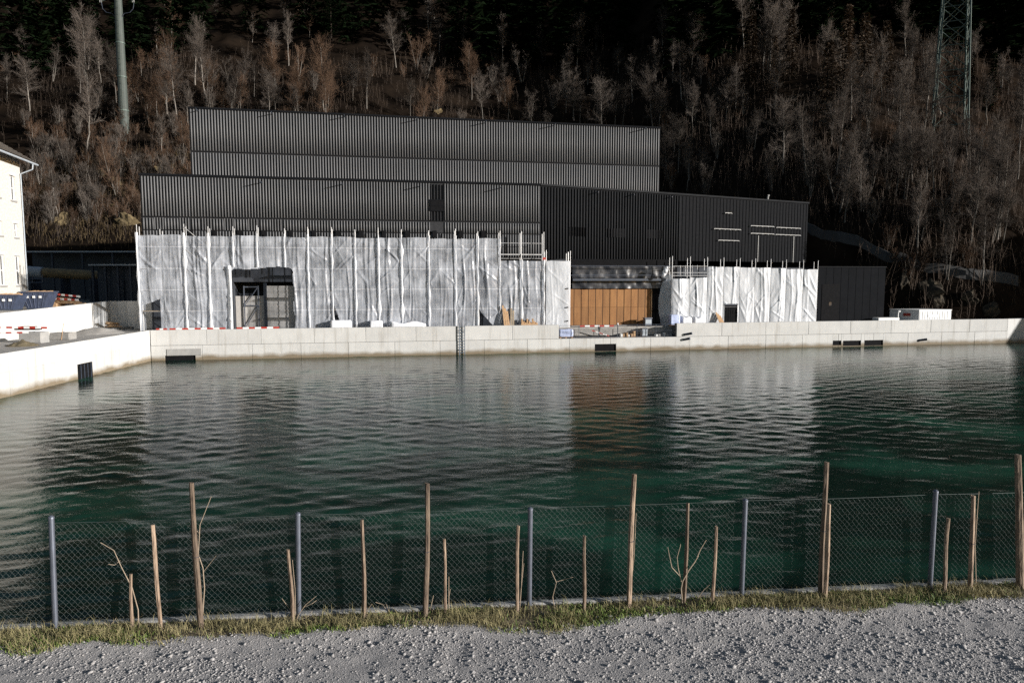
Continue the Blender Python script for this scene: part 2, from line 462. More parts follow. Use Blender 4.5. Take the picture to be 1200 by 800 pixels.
# ---- water: real swell, finer ripples in the material
def waves(X, Y):
    rng = np.random.RandomState(4)
    Z = np.zeros_like(X)
    d = np.sqrt(X * X + Y * Y)
    for k in range(26):
        lam = 0.24 * 1.076 ** k
        th = rng.normal(R(97), 0.55)
        a = 0.0035 * lam ** 0.95
        ph = rng.uniform(0, 6.28)
        kx, ky = math.cos(th) * 2 * math.pi / lam, math.sin(th) * 2 * math.pi / lam
        env = 0.35 + 1.3 * vnoise(X / (lam * 5) + k * 7, Y / (lam * 3) + k * 3, 60 + k)
        damp = (0.55 + 0.45 * sstep(12, 30, Y)) * np.clip((lam / (0.0045 * d + 0.08) - 1.2) / 2.0, 0, 1)
        Z += a * env * damp * np.sin(kx * X + ky * Y + ph + 1.5 * vnoise(X / 4, Y / 4, k))
    return Z * (0.25 + 1.5 * fbm(X / 14 + 5, Y / 9, 3, 90))
def water_grid():
    ny, nx = 490, 480
    q = np.linspace(0, 1, ny)
    Y = 7.0 * (92 / 7.0) ** q
    v_t = np.linspace(-1, 1, nx)
    half = 9 + 0.86 * Y
    X = v_t[None, :] * half[:, None]
    X = np.clip(X, -36, 84)
    YY = np.repeat(Y[:, None], nx, 1)
    Z = waves(X, YY)
    v = np.stack([X.ravel(), YY.ravel(), Z.ravel()], 1)
    i = (np.arange(nx - 1)[None, :] + nx * np.arange(ny - 1)[:, None]).ravel()
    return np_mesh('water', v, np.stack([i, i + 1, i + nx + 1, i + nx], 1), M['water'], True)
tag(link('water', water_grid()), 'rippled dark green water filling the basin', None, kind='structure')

# ---- the near bank: gravel path, verge, concrete edge, bank wall
GZ = 3.6
FA, FB = on_z(65, 735, GZ), on_z(1089, 688, GZ)
fdir = (FB - FA); fphi = math.atan2(fdir.y, fdir.x)
F3 = Frame((FA.x, FA.y), fphi)          # s along the fence from the first steel post, d away from the camera
def near_ground(X, Y):
    Dd = (Y - F3.o.y) * math.cos(F3.phi) - (X - F3.o.x) * math.sin(F3.phi)
    bumps = (fbm(X * 2.6, Y * 2.6, 4, 3) - 0.5) * 0.024 + (fbm(X * 9, Y * 9, 2, 8) - 0.5) * 0.016
    pits = -0.009 * sstep(0.66, 0.80, vnoise(X * 3.3 + 9, Y * 3.3, 77))
    return GZ - 0.02 + bumps * 0.8 + pits + 0.05 * np.exp(-((Dd + 0.42) / 0.22) ** 2)
def bank_grid():
    s = np.concatenate([np.arange(-30, -4, 0.5), np.arange(-4, 15, 0.045), np.arange(15, 45, 0.5)])
    d = np.concatenate([np.arange(-40, -3.2, 1.0), np.arange(-3.2, 0.03, 0.045), [0.05]])
    SS, DD = np.meshgrid(s, d)
    X = F3.o.x + SS * math.cos(F3.phi) - DD * math.sin(F3.phi)
    Y = F3.o.y + SS * math.sin(F3.phi) + DD * math.cos(F3.phi)
    Z = near_ground(X, Y)
    v = np.stack([X.ravel(), Y.ravel(), Z.ravel()], 1)
    nx, ny = len(s), len(d)
    i = (np.arange(nx - 1)[None, :] + nx * np.arange(ny - 1)[:, None]).ravel()
    me = np_mesh('gravel_path', v, np.stack([i, i + 1, i + nx + 1, i + nx], 1), M['gravel_bed'], True)
    me.materials.append(M['soil'])
    ii = np.repeat(np.arange(ny - 1), nx - 1)
    sc = np.tile(0.5 * (s[1:] + s[:-1]), ny - 1); dc = 0.5 * (d[1:] + d[:-1])[ii]
    edge = VERGE(sc)
    me.polygons.foreach_set('material_index', (dc > -edge).astype(np.int32))
    return me
def VERGE(s):                              # width of the grassy verge in front of the fence
    return 0.38 + 0.36 * (fbm(np.asarray(s) * 1.5, np.asarray(s) * 0 + 2, 4, 9) - 0.42) + 0.16 * np.exp(-((np.asarray(s) - 5.2) / 0.7) ** 2)
tag(link('gravel_path', bank_grid()), 'pale grey gravel path along the near bank', None, kind='structure')
kb = MB(); kb.cbox(-30, 45, 0.045, 0.125, -4.6, 0.005, 0.015)
o = kb.build('bank_kerb', M['grey_concrete']); o.location = (F3.o.x, F3.o.y, GZ); o.rotation_euler.z = fphi
tag(o, 'pale concrete edge of the near bank below the fence', None, kind='structure')

# loose stones
def stones():
    rng = np.random.RandomState(12)
    base = np.array([(-1, -1, -1), (1, -1, -1), (1, 1, -1), (-1, 1, -1), (-1, -1, 1), (1, -1, 1), (1, 1, 1), (-1, 1, 1)]) * 0.8
    fc = np.array([(4, 5, 6), (4, 6, 7), (0, 1, 5), (0, 5, 4), (1, 2, 6), (1, 6, 5), (2, 3, 7), (2, 7, 6), (3, 0, 4), (3, 4, 7)])
    n = 100000
    s = rng.uniform(-4.0, 16.5, n); d = -0.15 - 2.4 * rng.uniform(0, 1, n) ** 0.9
    ed = VERGE(s)
    keep = (d < -ed + rng.normal(0, 0.05, n)) | (rng.uniform(0, 1, n) < 0.06)
    keep &= rng.uniform(0, 1, n) < np.clip(0.30 + 2.2 * (fbm(s * 0.8, d * 2.0, 3, 55) - 0.30), 0.3, 1)
    s, d = s[keep], d[keep]; n = len(s)
    X = F3.o.x + s * math.cos(F3.phi) - d * math.sin(F3.phi)
    Y = F3.o.y + s * math.sin(F3.phi) + d * math.cos(F3.phi)
    Z = near_ground(X, Y)
    sz = np.clip(rng.lognormal(math.log(0.0060), 0.55, n), 0.0028, 0.026)
    sc = sz[:, None] * rng.uniform(0.6, 1.4, (n, 3)) * np.array([1, 1, 0.45])
    v = base[None] * sc[:, None, :] * rng.uniform(0.55, 1.2, (n, 8, 1)) * rng.uniform(0.75, 1.15, (n, 8, 3))
    a = rng.uniform(0, 6.28, n); ca, sa = np.cos(a)[:, None], np.sin(a)[:, None]
    vx = v[:, :, 0] * ca - v[:, :, 1] * sa; vy = v[:, :, 0] * sa + v[:, :, 1] * ca
    v = np.stack([vx + X[:, None], vy + Y[:, None], v[:, :, 2] + Z[:, None] + sz[:, None] * 0.15], 2)
    f = (fc[None] + 8 * np.arange(n)[:, None, None]).reshape(-1, 3)
    return np_mesh('loose_gravel', v.reshape(-1, 3), f, M['gravel'])
tag(link('loose_gravel', stones()), 'loose pale grey crushed stone lying on the path', None, kind='stuff')

def blades(name, n, mt, seed, hmin, hmax, wid, lean, where):
    rng = np.random.RandomState(seed)
    s = rng.uniform(-4.0, 17.0, n)
    ed = VERGE(s)
    q = rng.uniform(0, 1, n)
    d = 0.03 - q * (ed + 0.12) + rng.normal(0, 0.02, n)
    w = where(s, d, ed)
    keep = rng.uniform(0, 1, n) < w
    s, d = s[keep], d[keep]; n = len(s)
    X = F3.o.x + s * math.cos(F3.phi) - d * math.sin(F3.phi)
    Y = F3.o.y + s * math.sin(F3.phi) + d * math.cos(F3.phi)
    Z = near_ground(X, Y) - 0.005
    h = rng.uniform(hmin, hmax, n) * rng.uniform(0.4, 1.0, n)
    a = rng.uniform(0, 6.28, n); l = rng.uniform(0.2, 1, n) * lean * h
    b = rng.uniform(0, 6.28, n); wx, wy = np.cos(b) * wid, np.sin(b) * wid
    P = np.stack([X, Y, Z], 1); Wd = np.stack([wx, wy, 0 * wx], 1)
    mid = P + np.stack([np.cos(a) * l * 0.35, np.sin(a) * l * 0.35, h * 0.6], 1)
    tip = P + np.stack([np.cos(a) * l, np.sin(a) * l, h * (1 - 0.25 * (l / h))], 1)
    v = np.stack([P - Wd, P + Wd, mid + Wd * 0.8, mid - Wd * 0.8, tip], 1).reshape(-1, 3)
    k = 5 * np.arange(n)[:, None]
    f = np.concatenate([k + np.array([0, 1, 2]), k + np.array([0, 2, 3]), k + np.array([3, 2, 4])])
    return np_mesh(name, v, f, mt)
patch = lambda s, seed: fbm(s * 1.1, s * 0 + seed, 3, seed)
tag(link('dry_grass', blades('dry_grass', 60000, M['grass_dry'], 2, 0.02, 0.21, 0.0021, 1.2, lambda s, d, e: np.clip(0.1 + 2.6 * (fbm(s * 2.4, d * 4, 3, 15) - 0.33), 0.06, 1))),
    'straw coloured dry grass on the verge below the fence', None, kind='stuff')
tag(link('green_weeds', blades('green_weeds', 44000, M['grass_green'], 3, 0.02, 0.085, 0.0048, 1.3,
    lambda s, d, e: np.clip((fbm(s * 1.3 + 4, d * 2.2, 3, 25) - 0.47) * 4.2 + 0.6 * np.exp(-((s - 9.6) / 1.3) ** 2) + 0.16, 0.05, 1))),
    'low green weeds growing through the verge', None, kind='stuff')

# ================================================================== QUAY WALLS
def rect_minus(r, holes):
    out = [r]
    for h in holes:
        nx = []
        for (a0, a1, b0, b1) in out:
            if h[0] >= a1 or h[1] <= a0 or h[2] >= b1 or h[3] <= b0:
                nx.append((a0, a1, b0, b1)); continue
            if h[0] > a0: nx.append((a0, h[0], b0, b1))
            if h[1] < a1: nx.append((h[1], a1, b0, b1))
            m0, m1 = max(a0, h[0]), min(a1, h[1])
            if h[2] > b0: nx.append((m0, m1, b0, h[2]))
            if h[3] < b1: nx.append((m0, m1, h[3], b1))
        out = nx
    return out
def fr(px0, px1, py0, py1, d=0.0, f=F1):
    m = 0.5 * (px0 + px1)
    return (f.s(px0, d, py0), f.s(px1, d, py0), f.z(m, py1, d), f.z(m, py0, d))

s_l, s_r = F1.s(176, 0, 400), F1.s(1180, 0, 395)
gap0, gap1 = F1.s(655, 0, 390), F1.s(793, 0, 390)
base = (s_l, 0, -1.0)
qw = fthing(F1, base, 'quay_wall', 'long pale concrete basin wall in front of the dark building', 'wall')
holes = [fr(193, 229, 416.5, 424), fr(697, 722, 403, 412), fr(976, 986, 399, 404.5), fr(988, 1009, 399, 405), fr(1013, 1035, 398.5, 405)]
holes = [(a, b, max(c, 0.02) if i else -0.3, d) for i, (a, b, c, d) in enumerate(holes)]
core = MB(base)
for (a, b) in ((s_l, gap0), (gap1, s_r)):
    core.box(a, b, 0.17, 0.55, -1.0, WALL_TOP - 0.012)
core.box(gap0, gap1, 0.17, 0.55, -1.0, LEDGE_Z - 0.012)
core.build('wall_core', M['joint'], qw)
rng = random.Random(5)
def panel_row(z0, z1, front, spans, step, par, bs, hol=(), mt=None):
    for (a, b) in spans:
        n = max(1, round((b - a) / step)); w = (b - a) / n
        for i in range(n):
            for (p0, p1, q0, q1) in rect_minus((a + i * w + 0.012, a + (i + 1) * w - 0.012, z0, z1), hol):
                pb = MB(bs); pb.cbox(p0, p1, front + rng.uniform(-0.006, 0.006), 0.18, q0, q1, 0.014)
                pb.build('concrete_panel', mt or M['concrete'], par)
panel_row(-1.0, LEDGE_Z - 0.012, 0.0, [(s_l + 0.02, s_r)], 4.3, qw, base, holes)
panel_row(LEDGE_Z + 0.012, WALL_TOP, 0.02, [(s_l + 0.02, gap0), (gap1, s_r)], 4.9, qw, base)
for h in holes:
    b = MB(base); b.box(h[0] + 0.002, h[1] - 0.002, 0.12, 0.168, h[2], h[3] - 0.002)
    cv = b.build('culvert_opening', M['black'], qw)
h = holes[0]
b = MB(base); b.cbox(h[0] + 0.2, h[1] + 0.55, -0.06, -0.008, h[3], h[3] + 0.62, 0.02)
b.build('culvert_lintel', M['grey_concrete'], qw)
# spouts standing out of the wall
for (px, py, l) in ((804, 391.5, 0.55), (803, 397.5, 0.4), (1077, 398.5, 0.8)):
    s, z = F1.pix(px, py, -0.1)
    b = MB(base); b.tube((s - 0.1, 0.05, z - 0.05), (s + l * 0.9, -0.45, z + 0.12), 0.12, 0.14, 10)
    b.build('outlet_spout', M['dark_steel'], qw)
# short wall beyond the corner on the right
F4 = Frame(F1.w(s_r, 0, 0)[:2], PHI + R(9))
b4 = (0.0, 0, -1.0)
qr = fthing(F4, b4, 'quay_wall', 'shaded end of the basin wall past its corner, at the picture edge', 'wall')
MB(b4).box(0.03, 32, 0.17, 0.55, -1, WALL_TOP - 0.012).build('wall_core', M['joint'], qr)
panel_row(-1.0, WALL_TOP, 0.03, [(0.02, 32)], 4.3, qr, b4)

# left side wall of the basin
C0 = F1.w(s_l, 0, 0)
Cn = on_z(0, 467, 0.0)
dl = C0 - Cn
F5 = Frame((C0.x, C0.y), math.atan2(dl.y, dl.x) )     # s runs away from the camera, d to the left (outside)
Ll = dl.length
b5 = (-Ll - 18, 0, -1.0)
ql = fthing(F5, b5, 'quay_wall', 'sunlit white concrete side wall of the basin meeting the long wall', 'wall')
flap = None
MB(b5).box(-Ll - 18, 0.5, 0.17, 0.55, -1, WALL_TOP - 0.012).build('wall_core', M['joint'], ql)
panel_row(-1.0, LEDGE_Z + 0.2, 0.0, [(-Ll - 18, 0.0)], 4.6, ql, b5, mt=M['concrete'])
panel_row(LEDGE_Z + 0.2, WALL_TOP, 0.0, [(-Ll - 18, 0.0)], 6.2, ql, b5, mt=M['concrete'])
# black plate over an outlet
s0, zt = F5.pix(92, 427, -0.1); s1, _ = F5.pix(108, 425, -0.1)
_, zb = F5.pix(100, 444, -0.1)
b = MB(b5); b.cbox(s0, s1, -0.12, -0.012, zb, zt, 0.02); fl = b.build('outlet_flap', M['black'], ql)
b = MB(b5)
for k in range(4):
    q = s0 + (s1 - s0) * (k + 0.5) / 4; b.box(q - 0.03, q + 0.03, -0.15, -0.122, zb + 0.05, zt - 0.05)
b.build('flap_ribs', M['dark_steel'], fl)

# ---- decks behind the walls
SD = F1.s(1200, 5, 380) + 40
dk = MB(); dk.prism([F1.w(s, d, 0)[:2] for s, d in ((s_l - 8, 0.52), (gap0 - 0.4, 0.52), (gap0 - 0.4, 1.7), (gap1 + 0.4, 1.7), (gap1 + 0.4, 0.52), (s_r + 2, 0.52), (s_r + 2, 22), (s_l - 8, 22))], DECK_Z - 0.9, DECK_Z)
tag(dk.build('quay_deck', M['deck']), 'dusty concrete deck behind the basin wall', None, kind='structure')
lg = MB(); lg.prism([F1.w(s, d, 0)[:2] for s, d in ((gap0 - 0.4, 0.56), (gap1 + 0.4, 0.56), (gap1 + 0.4, 1.698), (gap0 - 0.4, 1.698))], 0.4, LEDGE_Z - 0.02)
tag(lg.build('landing_ledge', M['deck']), 'sunken landing behind the gap in the parapet', None, kind='structure')
YARD = 4.6
W2a = on_y(130, 386, 70.5)                    # far end of the upper terrace wall
W2b = Vector((-40.2, 54.5, 0)); W2c = Vector((-44.5, 38, 0))
tr = MB(); tr.prism([(C0.x - 0.15, C0.y + 0.55), F5.w(-Ll - 18, 0.5, 0)[:2], (-62, 25), (-62, 36), (W2c.x - 0.3, W2c.y), (W2b.x - 0.3, W2b.y), (W2a.x - 0.3, W2a.y), (W2a.x + 3, W2a.y + 5), F1.w(s_l - 8.02, 0.5, 0)[:2]][::-1], DECK_Z - 1.0, DECK_Z + 0.2)
tag(tr.build('terrace', M['deck']), 'gravelly terrace behind the sunlit side wall', None, kind='structure')
yd = MB(); yd.prism([(W2a.x - 0.5, W2a.y), (W2b.x - 0.5, W2b.y), (W2c.x - 0.5, W2c.y), (-110, 30), (-110, 100), (-34, 100), (-34, 76), (W2a.x + 2.2, W2a.y + 3)][::-1], YARD - 3.0, YARD)
tag(yd.build('upper_yard', M['deck']), 'raised works yard in front of the stone house', None, kind='structure')

# upper terrace wall, curving away in shade at its far end
tw = thing('terrace_wall', 'overexposed white ramp wall behind the basin side wall', 'wall', (W2b.x, W2b.y, DECK_Z))
pts = [(W2c.x, W2c.y, 4.05), (W2b.x, W2b.y, 4.78)]
e = Vector((W2a.x, W2a.y, on_y(130, 353, 70.5).z))
pa = [Vector(p) for p in pts] + [e]
for k, (dx, dy) in enumerate(((0.5, 0.45), (1.3, 0.75), (2.4, 0.9), (3.9, 0.95))): pa.append(e + Vector((dx, dy, 0)))
seg = []
for a, b in zip(pa[:-1], pa[1:]):
    n = max(1, round((b - a).length / 5.2))
    for i in range(n): seg.append((a.lerp(b, i / n), a.lerp(b, (i + 1) / n)))
for a, b in seg:
    t = (b - a); t.z = 0; t.normalize(); nn = Vector((-t.y, t.x, 0)) * 0.35
    a2, b2 = a + t * 0.006, b - t * 0.006
    p = MB((W2b.x, W2b.y, DECK_Z)); p.prism([a2[:2], b2[:2], (b2 + nn)[:2], (a2 + nn)[:2]], DECK_Z, [a2.z, b2.z, b2.z, a2.z])
    p.build('concrete_panel', M['concrete_dry'] , tw)

# ================================================================== THE BUILDING
D_T, D_U, D_G = 3.7, 10.0, 4.4          # lower cladding, upper block, ground floor wall
TOP_L, TOP_U, BOT_L = 17.25, 24.95, 9.55
bs = F1.s(165, D_T, 240); bk = F1.s(633, D_T, 240)
base = (bs, D_T, DECK_Z)
bld = fthing(F1, base, 'power_house', 'large black batten-clad building with stepped box volumes behind the scaffolds', 'building')

def fins(fr_, bs_, par, s0, s1, d, z0, z1, step, wd, dp, mt, skips=(), name='battens'):
    """vertical battens: real geometry, one joined part for each cladding field"""
    n = int((s1 - s0) / step); c = s0 + (np.arange(n) + 0.5) * (s1 - s0) / n
    for a, b in skips: c = c[(c < a) | (c > b)]
    n = len(c); w = wd / 2
    x0, x1 = c - w, c + w
    one = np.ones(n)
    cols = [(x0, d - dp, z0), (x1, d - dp, z0), (x1, d, z0), (x0, d, z0), (x0, d - dp, z1), (x1, d - dp, z1), (x1, d, z1), (x0, d, z1)]
    v = np.stack([np.stack([a * one, b * one, q * one], 1) for a, b, q in cols], 1)
    v = v - np.array(bs_)[None, None]
    fc = np.array([(0, 3, 2, 1), (4, 5, 6, 7), (0, 1, 5, 4), (1, 2, 6, 5), (3, 0, 4, 7)])
    f = (fc[None] + 8 * np.arange(n)[:, None, None]).reshape(-1, 4)
    return link(name, np_mesh(name, v.reshape(-1, 3), f, mt), par, 'stuff')

# lower block, left
b = MB(base); b.box(bs, bk, D_T, D_T + 20, BOT_L, TOP_L - 0.1); lw = b.build('lower_block', M['backing_grey'], bld)
zj = F1.z(400, 257.5, D_T); zj2 = F1.z(400, 272, D_T)
STEP = 0.27
wx0, wx1 = F1.s(503, D_T, 235), F1.s(521, D_T, 235)
fins(F1, base, lw, bs + 0.05, bk - 0.05, D_T, zj + 0.10, TOP_L - 0.16, STEP, 0.115, 0.085, M['fin'], [(wx0, wx1)])
lou = []
for px in (180, 210, 236, 262, 290, 318): lou.append((F1.s(px, D_T, 262), F1.s(px + 13, D_T, 262)))
fins(F1, base, lw, bs + 0.05, bk - 0.05, D_T, zj2 + 0.05, zj - 0.10, STEP, 0.115, 0.085, M['fin'], lou + [(wx0, wx1)])
fins(F1, base, lw, bs + 0.05, bk - 0.05, D_T, BOT_L, zj2 - 0.05, STEP, 0.115, 0.085, M['fin'])
for a, q in lou:                                       # ventilation fields: wider, sparser louvres
    c = MB(base)
    for k in range(4):
        t = a + (q - a) * (k + 0.5) / 4; c.box(t - 0.035, t + 0.035, D_T - 0.12, D_T - 0.002, zj2 + 0.04, zj - 0.06)
    c.build('louvre_field', M['fin'], lw, kind='stuff')
for k in range(5):
    t = wx0 + (wx1 - wx0) * (k + 0.5) / 5
    c = MB(base); c.box(t - 0.04, t + 0.04, D_T - 0.10, D_T - 0.002, zj + 0.05, TOP_L - 0.25); c.build('window_louvre', M['panel_black'], lw)
za, zb = F1.z(512, 247, D_T), F1.z(512, 234.5, D_T)
b = MB(base); b.box(wx0 + 0.15, wx1 - 0.05, D_T - 0.14, D_T - 0.105, za, zb); wn = b.build('window', M['black'], lw)
b = MB(base)
for x in (wx0 + 0.1, wx1 - 0.05): b.box(x - 0.03, x + 0.03, D_T - 0.17, D_T - 0.142, za - 0.06, zb + 0.06)
for z in (za, zb, 0.5 * (za + zb)): b.box(wx0 + 0.131, wx1 - 0.081, D_T - 0.168, D_T - 0.142, z - 0.04, z + 0.04)
b.build('window_frame', M['panel_black'], wn)
b = MB(base); b.box(bs - 0.06, bk + 0.02, D_T - 0.135, D_T + 0.5, TOP_L - 0.1, TOP_L + 0.10); b.build('roof_edge', M['panel_black'], lw)
for z in (zj, zj2):
    b = MB(base); b.box(bs, bk, D_T - 0.03, D_T - 0.001, z - 0.045, z + 0.045); b.build('cladding_joint', M['black'], lw)
# upper block
us0, us1 = F1.s(223, D_U, 180), F1.s(773, D_U, 180)
b = MB(base); b.box(us0, us1, D_U, D_U + 14, 12, TOP_U - 0.1); ub = b.build('upper_block', M['backing_grey'], bld)
zu = F1.z(223, 177.3, D_U)
fins(F1, base, ub, us0 + 0.05, us1 - 0.05, D_U, zu + 0.11, TOP_U - 0.14, 0.29, 0.125, 0.075, M['fin'])
fins(F1, base, ub, us0 + 0.05, us1 - 0.05, D_U, TOP_L - 1.5, zu - 0.11, 0.29, 0.125, 0.075, M['fin'])
b = MB(base); b.box(us0, us1, D_U - 0.04, D_U - 0.001, zu - 0.05, zu + 0.05); b.build('cladding_joint', M['black'], ub)
b = MB(base); b.box(us0 - 0.05, us1 + 0.05, D_U - 0.15, D_U + 0.5, TOP_U - 0.1, TOP_U + 0.08); b.build('roof_edge', M['panel_black'], ub)
# roof anchors that throw short slanting shadows
for px in (225, 312, 396, 480, 560, 640, 745):
    s = F1.s(px + 8, D_U, 145)
    b = MB(base); b.tube((s, D_U + 0.1, TOP_U - 0.30), (s, D_U - 1.1, TOP_U - 0.30), 0.045, 0.045, 6); b.build('roof_anchor', M['dark_steel'], ub)
for px in (297, 391, 482, 575):
    s = F1.s(px + 10, D_T, 220)
    b = MB(base); b.tube((s, D_T + 0.1, TOP_L - 0.5), (s, D_T - 1.2, TOP_L - 0.5), 0.045, 0.045, 6); b.build('roof_anchor', M['dark_steel'], lw)
# right wing: turns away by another 16 degrees
PHI2 = R(27)
K = F1.w(bk, D_T, 0)
F2 = Frame((K.x, K.y), PHI2)
wend = F2.s(946, 0, 270)
wtop = TOP_L
rw_e = bpy.data.objects.new('right_wing', None)
def f2loc(s, d, z):                                     # frame 2 coordinates -> coordinates of the building
    p = F2.w(s, d, z) - F1.o
    return (p.dot(F1.u), p.dot(F1.m), z)
rw_e = link('wing_block', (lambda m_: (m_.materials.append(M['backing']), m_)[1])(MB((0, 0, 0)).box(0.0, wend, 0.0, 16, BOT_L, wtop - 0.1).mesh('wing_block')), bld)
p = f2loc(0, 0, 0)
rw_e.location = (p[0] - base[0], p[1] - base[1], -base[2])
rw_e.rotation_euler.z = PHI2 - PHI
Z0 = (0, 0, 0)
sd = F2.s(797, 0, 260)
lz = F2.z(700, 272, 0); lz2 = F2.z(700, 263, 0)
lo2 = [(F2.s(a, 0, 270), F2.s(q, 0, 270)) for a, q in ((666, 688), (711, 732), (757, 777))]
fins(F2, Z0, rw_e, 0.06, sd, 0, BOT_L, wtop - 0.2, 0.36, 0.10, 0.12, M['fin_dark'], [])
fins(F2, Z0, rw_e, sd + 0.05, wend - 0.05, 0, BOT_L, wtop - 0.2, 0.52, 0.035, 0.05, M['panel_black'], [])
for a, q in lo2:
    c = MB()
    for k in range(7):
        t = a + (q - a) * (k + 0.5) / 7; c.box(t - 0.05, t + 0.05, -0.16, -0.125, F2.z(700, 277.5, 0), F2.z(700, 267, 0))
    c.build('louvre_field', M['black'], rw_e, kind='stuff')
MB().box(-0.02, wend + 0.04, -0.17, 0.5, wtop - 0.1, wtop + 0.09).build('roof_edge', M['fin_dark'], rw_e)
for px in (696, 738, 782):
    s = F2.s(px, 0, 225); MB().tube((s, 0.1, wtop - 0.5), (s, -0.9, wtop - 0.5), 0.045, 0.045, 6).build('roof_anchor', M['dark_steel'], rw_e)
# pale rails on the wing: three on the left, two long double ones on the right, two drops
def rail(px0, px1, py0, py1):
    s0, z0 = F2.pix(px0, py0, -0.25); s1, z1 = F2.pix(px1, py1, -0.25)
    z0 = z1 = 0.5 * (z0 + z1)
    c = MB(); c.box(s0, s1, -0.28, -0.22, z0 - 0.035, z0 + 0.035)
    r_ = c.build('wall_rail', M['rail'], rw_e)
    n = max(2, int((s1 - s0) / 0.8))
    for i in range(n + 1):
        t = s0 + (s1 - s0) * i / n
        c = MB(); c.box(t - 0.05, t + 0.05, -0.30, -0.053, z0 - 0.09, z0 - 0.037); c.build('rail_bracket', M['rail'], r_)
for a in ((850, 857.5, 249, 250), (837, 868, 267.5, 269.5), (842, 866, 281, 282.5), (880, 907, 264, 266), (910, 938, 266, 268), (880, 907, 273, 274.5), (909, 938, 274.5, 276)): rail(*a)
for px in (888.5, 930):
    s = F2.s(px, -0.1, 290); c = MB(); c.box(s - 0.035, s + 0.035, -0.10, -0.053, BOT_L, F2.z(px, 276, -0.1)); c.build('rail_drop', M['rail'], rw_e)
c = MB(); s = F2.s(900, 0.2, 235); c.tube((s, 0.25, wtop + 0.08), (s, 0.25, wtop + 0.55), 0.12, 0.12, 8).tube((s, 0.25, wtop + 0.55), (s + 0.15, 0.2, wtop + 0.7), 0.16, 0.1, 8); c.build('roof_vent', M['rail'], rw_e)

# ground floor: left of the gap, right of the gap, and the black block at the end
gs0, gs1 = F1.s(668, D_G, 350), F1.s(783, D_G, 350)
sh0, sh1 = F1.s(274, D_G, 350), F1.s(346, D_G, 350)
b = MB(base)
b.box(bs + 0.3, sh0, D_G, D_G + 12, DECK_Z, BOT_L - 0.01); b.box(sh1, gs0 - 0.2, D_G, D_G + 12, DECK_Z, BOT_L - 0.01)
sh_top = F1.z(310, 335, D_G)
b.box(sh0, sh1, D_G, D_G + 12, sh_top + 0.4, BOT_L - 0.01)
b.box(sh0, sh1, D_G + 3, D_G + 12, DECK_Z, sh_top + 0.4)
gw = b.build('ground_floor_wall', M['dark_wall'], bld)
zpod = F1.z(1000, 312.5, 2.6)
ps1 = F1.s(957, D_G, 350)
b = MB(base); b.box(gs1 + 0.6, ps1, D_G, D_G + 16, DECK_Z, zpod - 0.1); b.build('podium_wall', M['dark_wall'], bld)
# recess with plywood wall
dP = D_G - 1.0
zp0, zp1 = F1.z(715, 381, dP), F1.z(715, 338.5, dP)
b = MB(base); b.box(gs0 - 0.2, gs1 + 0.6, dP + 0.10, dP + 8, DECK_Z, BOT_L - 0.01); b.build('recess_back', M['black'], bld)
b = MB(base); b.box(gs0 - 0.2, gs1 + 0.6, dP - 0.3, dP + 0.098, DECK_Z, zp0); b.build('recess_plinth', M['grey_concrete'], bld)
pw0, pw1 = F1.s(664, dP, 350), F1.s(764, dP, 350)
ply = MB(base); ply.box(pw0, pw1, dP + 0.03, dP + 0.098, zp0 + 0.002, zp1); pl = ply.build('plywood_screen', M['wood_dark'], bld)
n = 12; w = (pw1 - pw0) / n
for i in range(n):
    dd = rng.uniform(-0.012, 0.012)
    for (q0, q1) in ((zp0 + 0.004, zp0 + 0.5 * (zp1 - zp0) - 0.006), (zp0 + 0.5 * (zp1 - zp0) + 0.006, zp1 - 0.02)):
        c = MB(base); c.cbox(pw0 + i * w + 0.035, pw0 + (i + 1) * w - 0.035, dP + dd, dP + 0.031, q0, q1, 0.012)
        c.build('plywood_panel', M['wood'], pl)
c = MB(base); c.box(pw1 - 0.1, pw1 - 0.02, dP - 0.06, dP - 0.014, zp0, zp1); c.build('edge_batten', M['timber'], pl)
# roller shutter and site gate inside the opening of the film
c = MB(base); d0 = D_G + 0.5
m0 = F1.s(313, d0, 350)
for k in range(22):
    z = DECK_Z + k * (sh_top - DECK_Z) / 22
    c.box(m0, sh1 - 0.05, d0 - 0.03 * (k % 2), d0 + 0.05, z, z + (sh_top - DECK_Z) / 22)
c.build('roller_shutter', M['shutter'], bld)
c = MB(base); c.box(m0 - 0.28, m0 - 0.01, d0 - 0.2, d0 + 0.1, DECK_Z, BOT_L - 0.5); c.build('door_post', M['dark_steel'], bld)
c = MB(base); q1 = sh0 + 0.9
for x in (q1, m0 - 0.8): c.box(x - 0.05, x + 0.05, d0 - 0.12, d0 - 0.02, DECK_Z, sh_top)
for z in (DECK_Z + 0.2, DECK_Z + 2.4, sh_top - 0.1): c.box(q1 + 0.051, m0 - 0.851, d0 - 0.1, d0 - 0.03, z - 0.05, z + 0.05)
c.tube((q1 + 0.05, d0 - 0.07, DECK_Z + 0.25), (m0 - 0.86, d0 - 0.07, DECK_Z + 2.35), 0.05, 0.05, 6)
c.tube((q1 + 0.05, d0 - 0.07, DECK_Z + 2.45), (m0 - 0.86, d0 - 0.07, sh_top - 0.15), 0.05, 0.05, 6)
c.build('braced_gate', M['steel'], bld)
c = MB(base); c.box(sh0 + 0.05, m0 - 0.3, d0 + 0.1, d0 + 0.2, DECK_Z, sh_top - 1.0); c.build('inner_door', M['shutter'], bld)
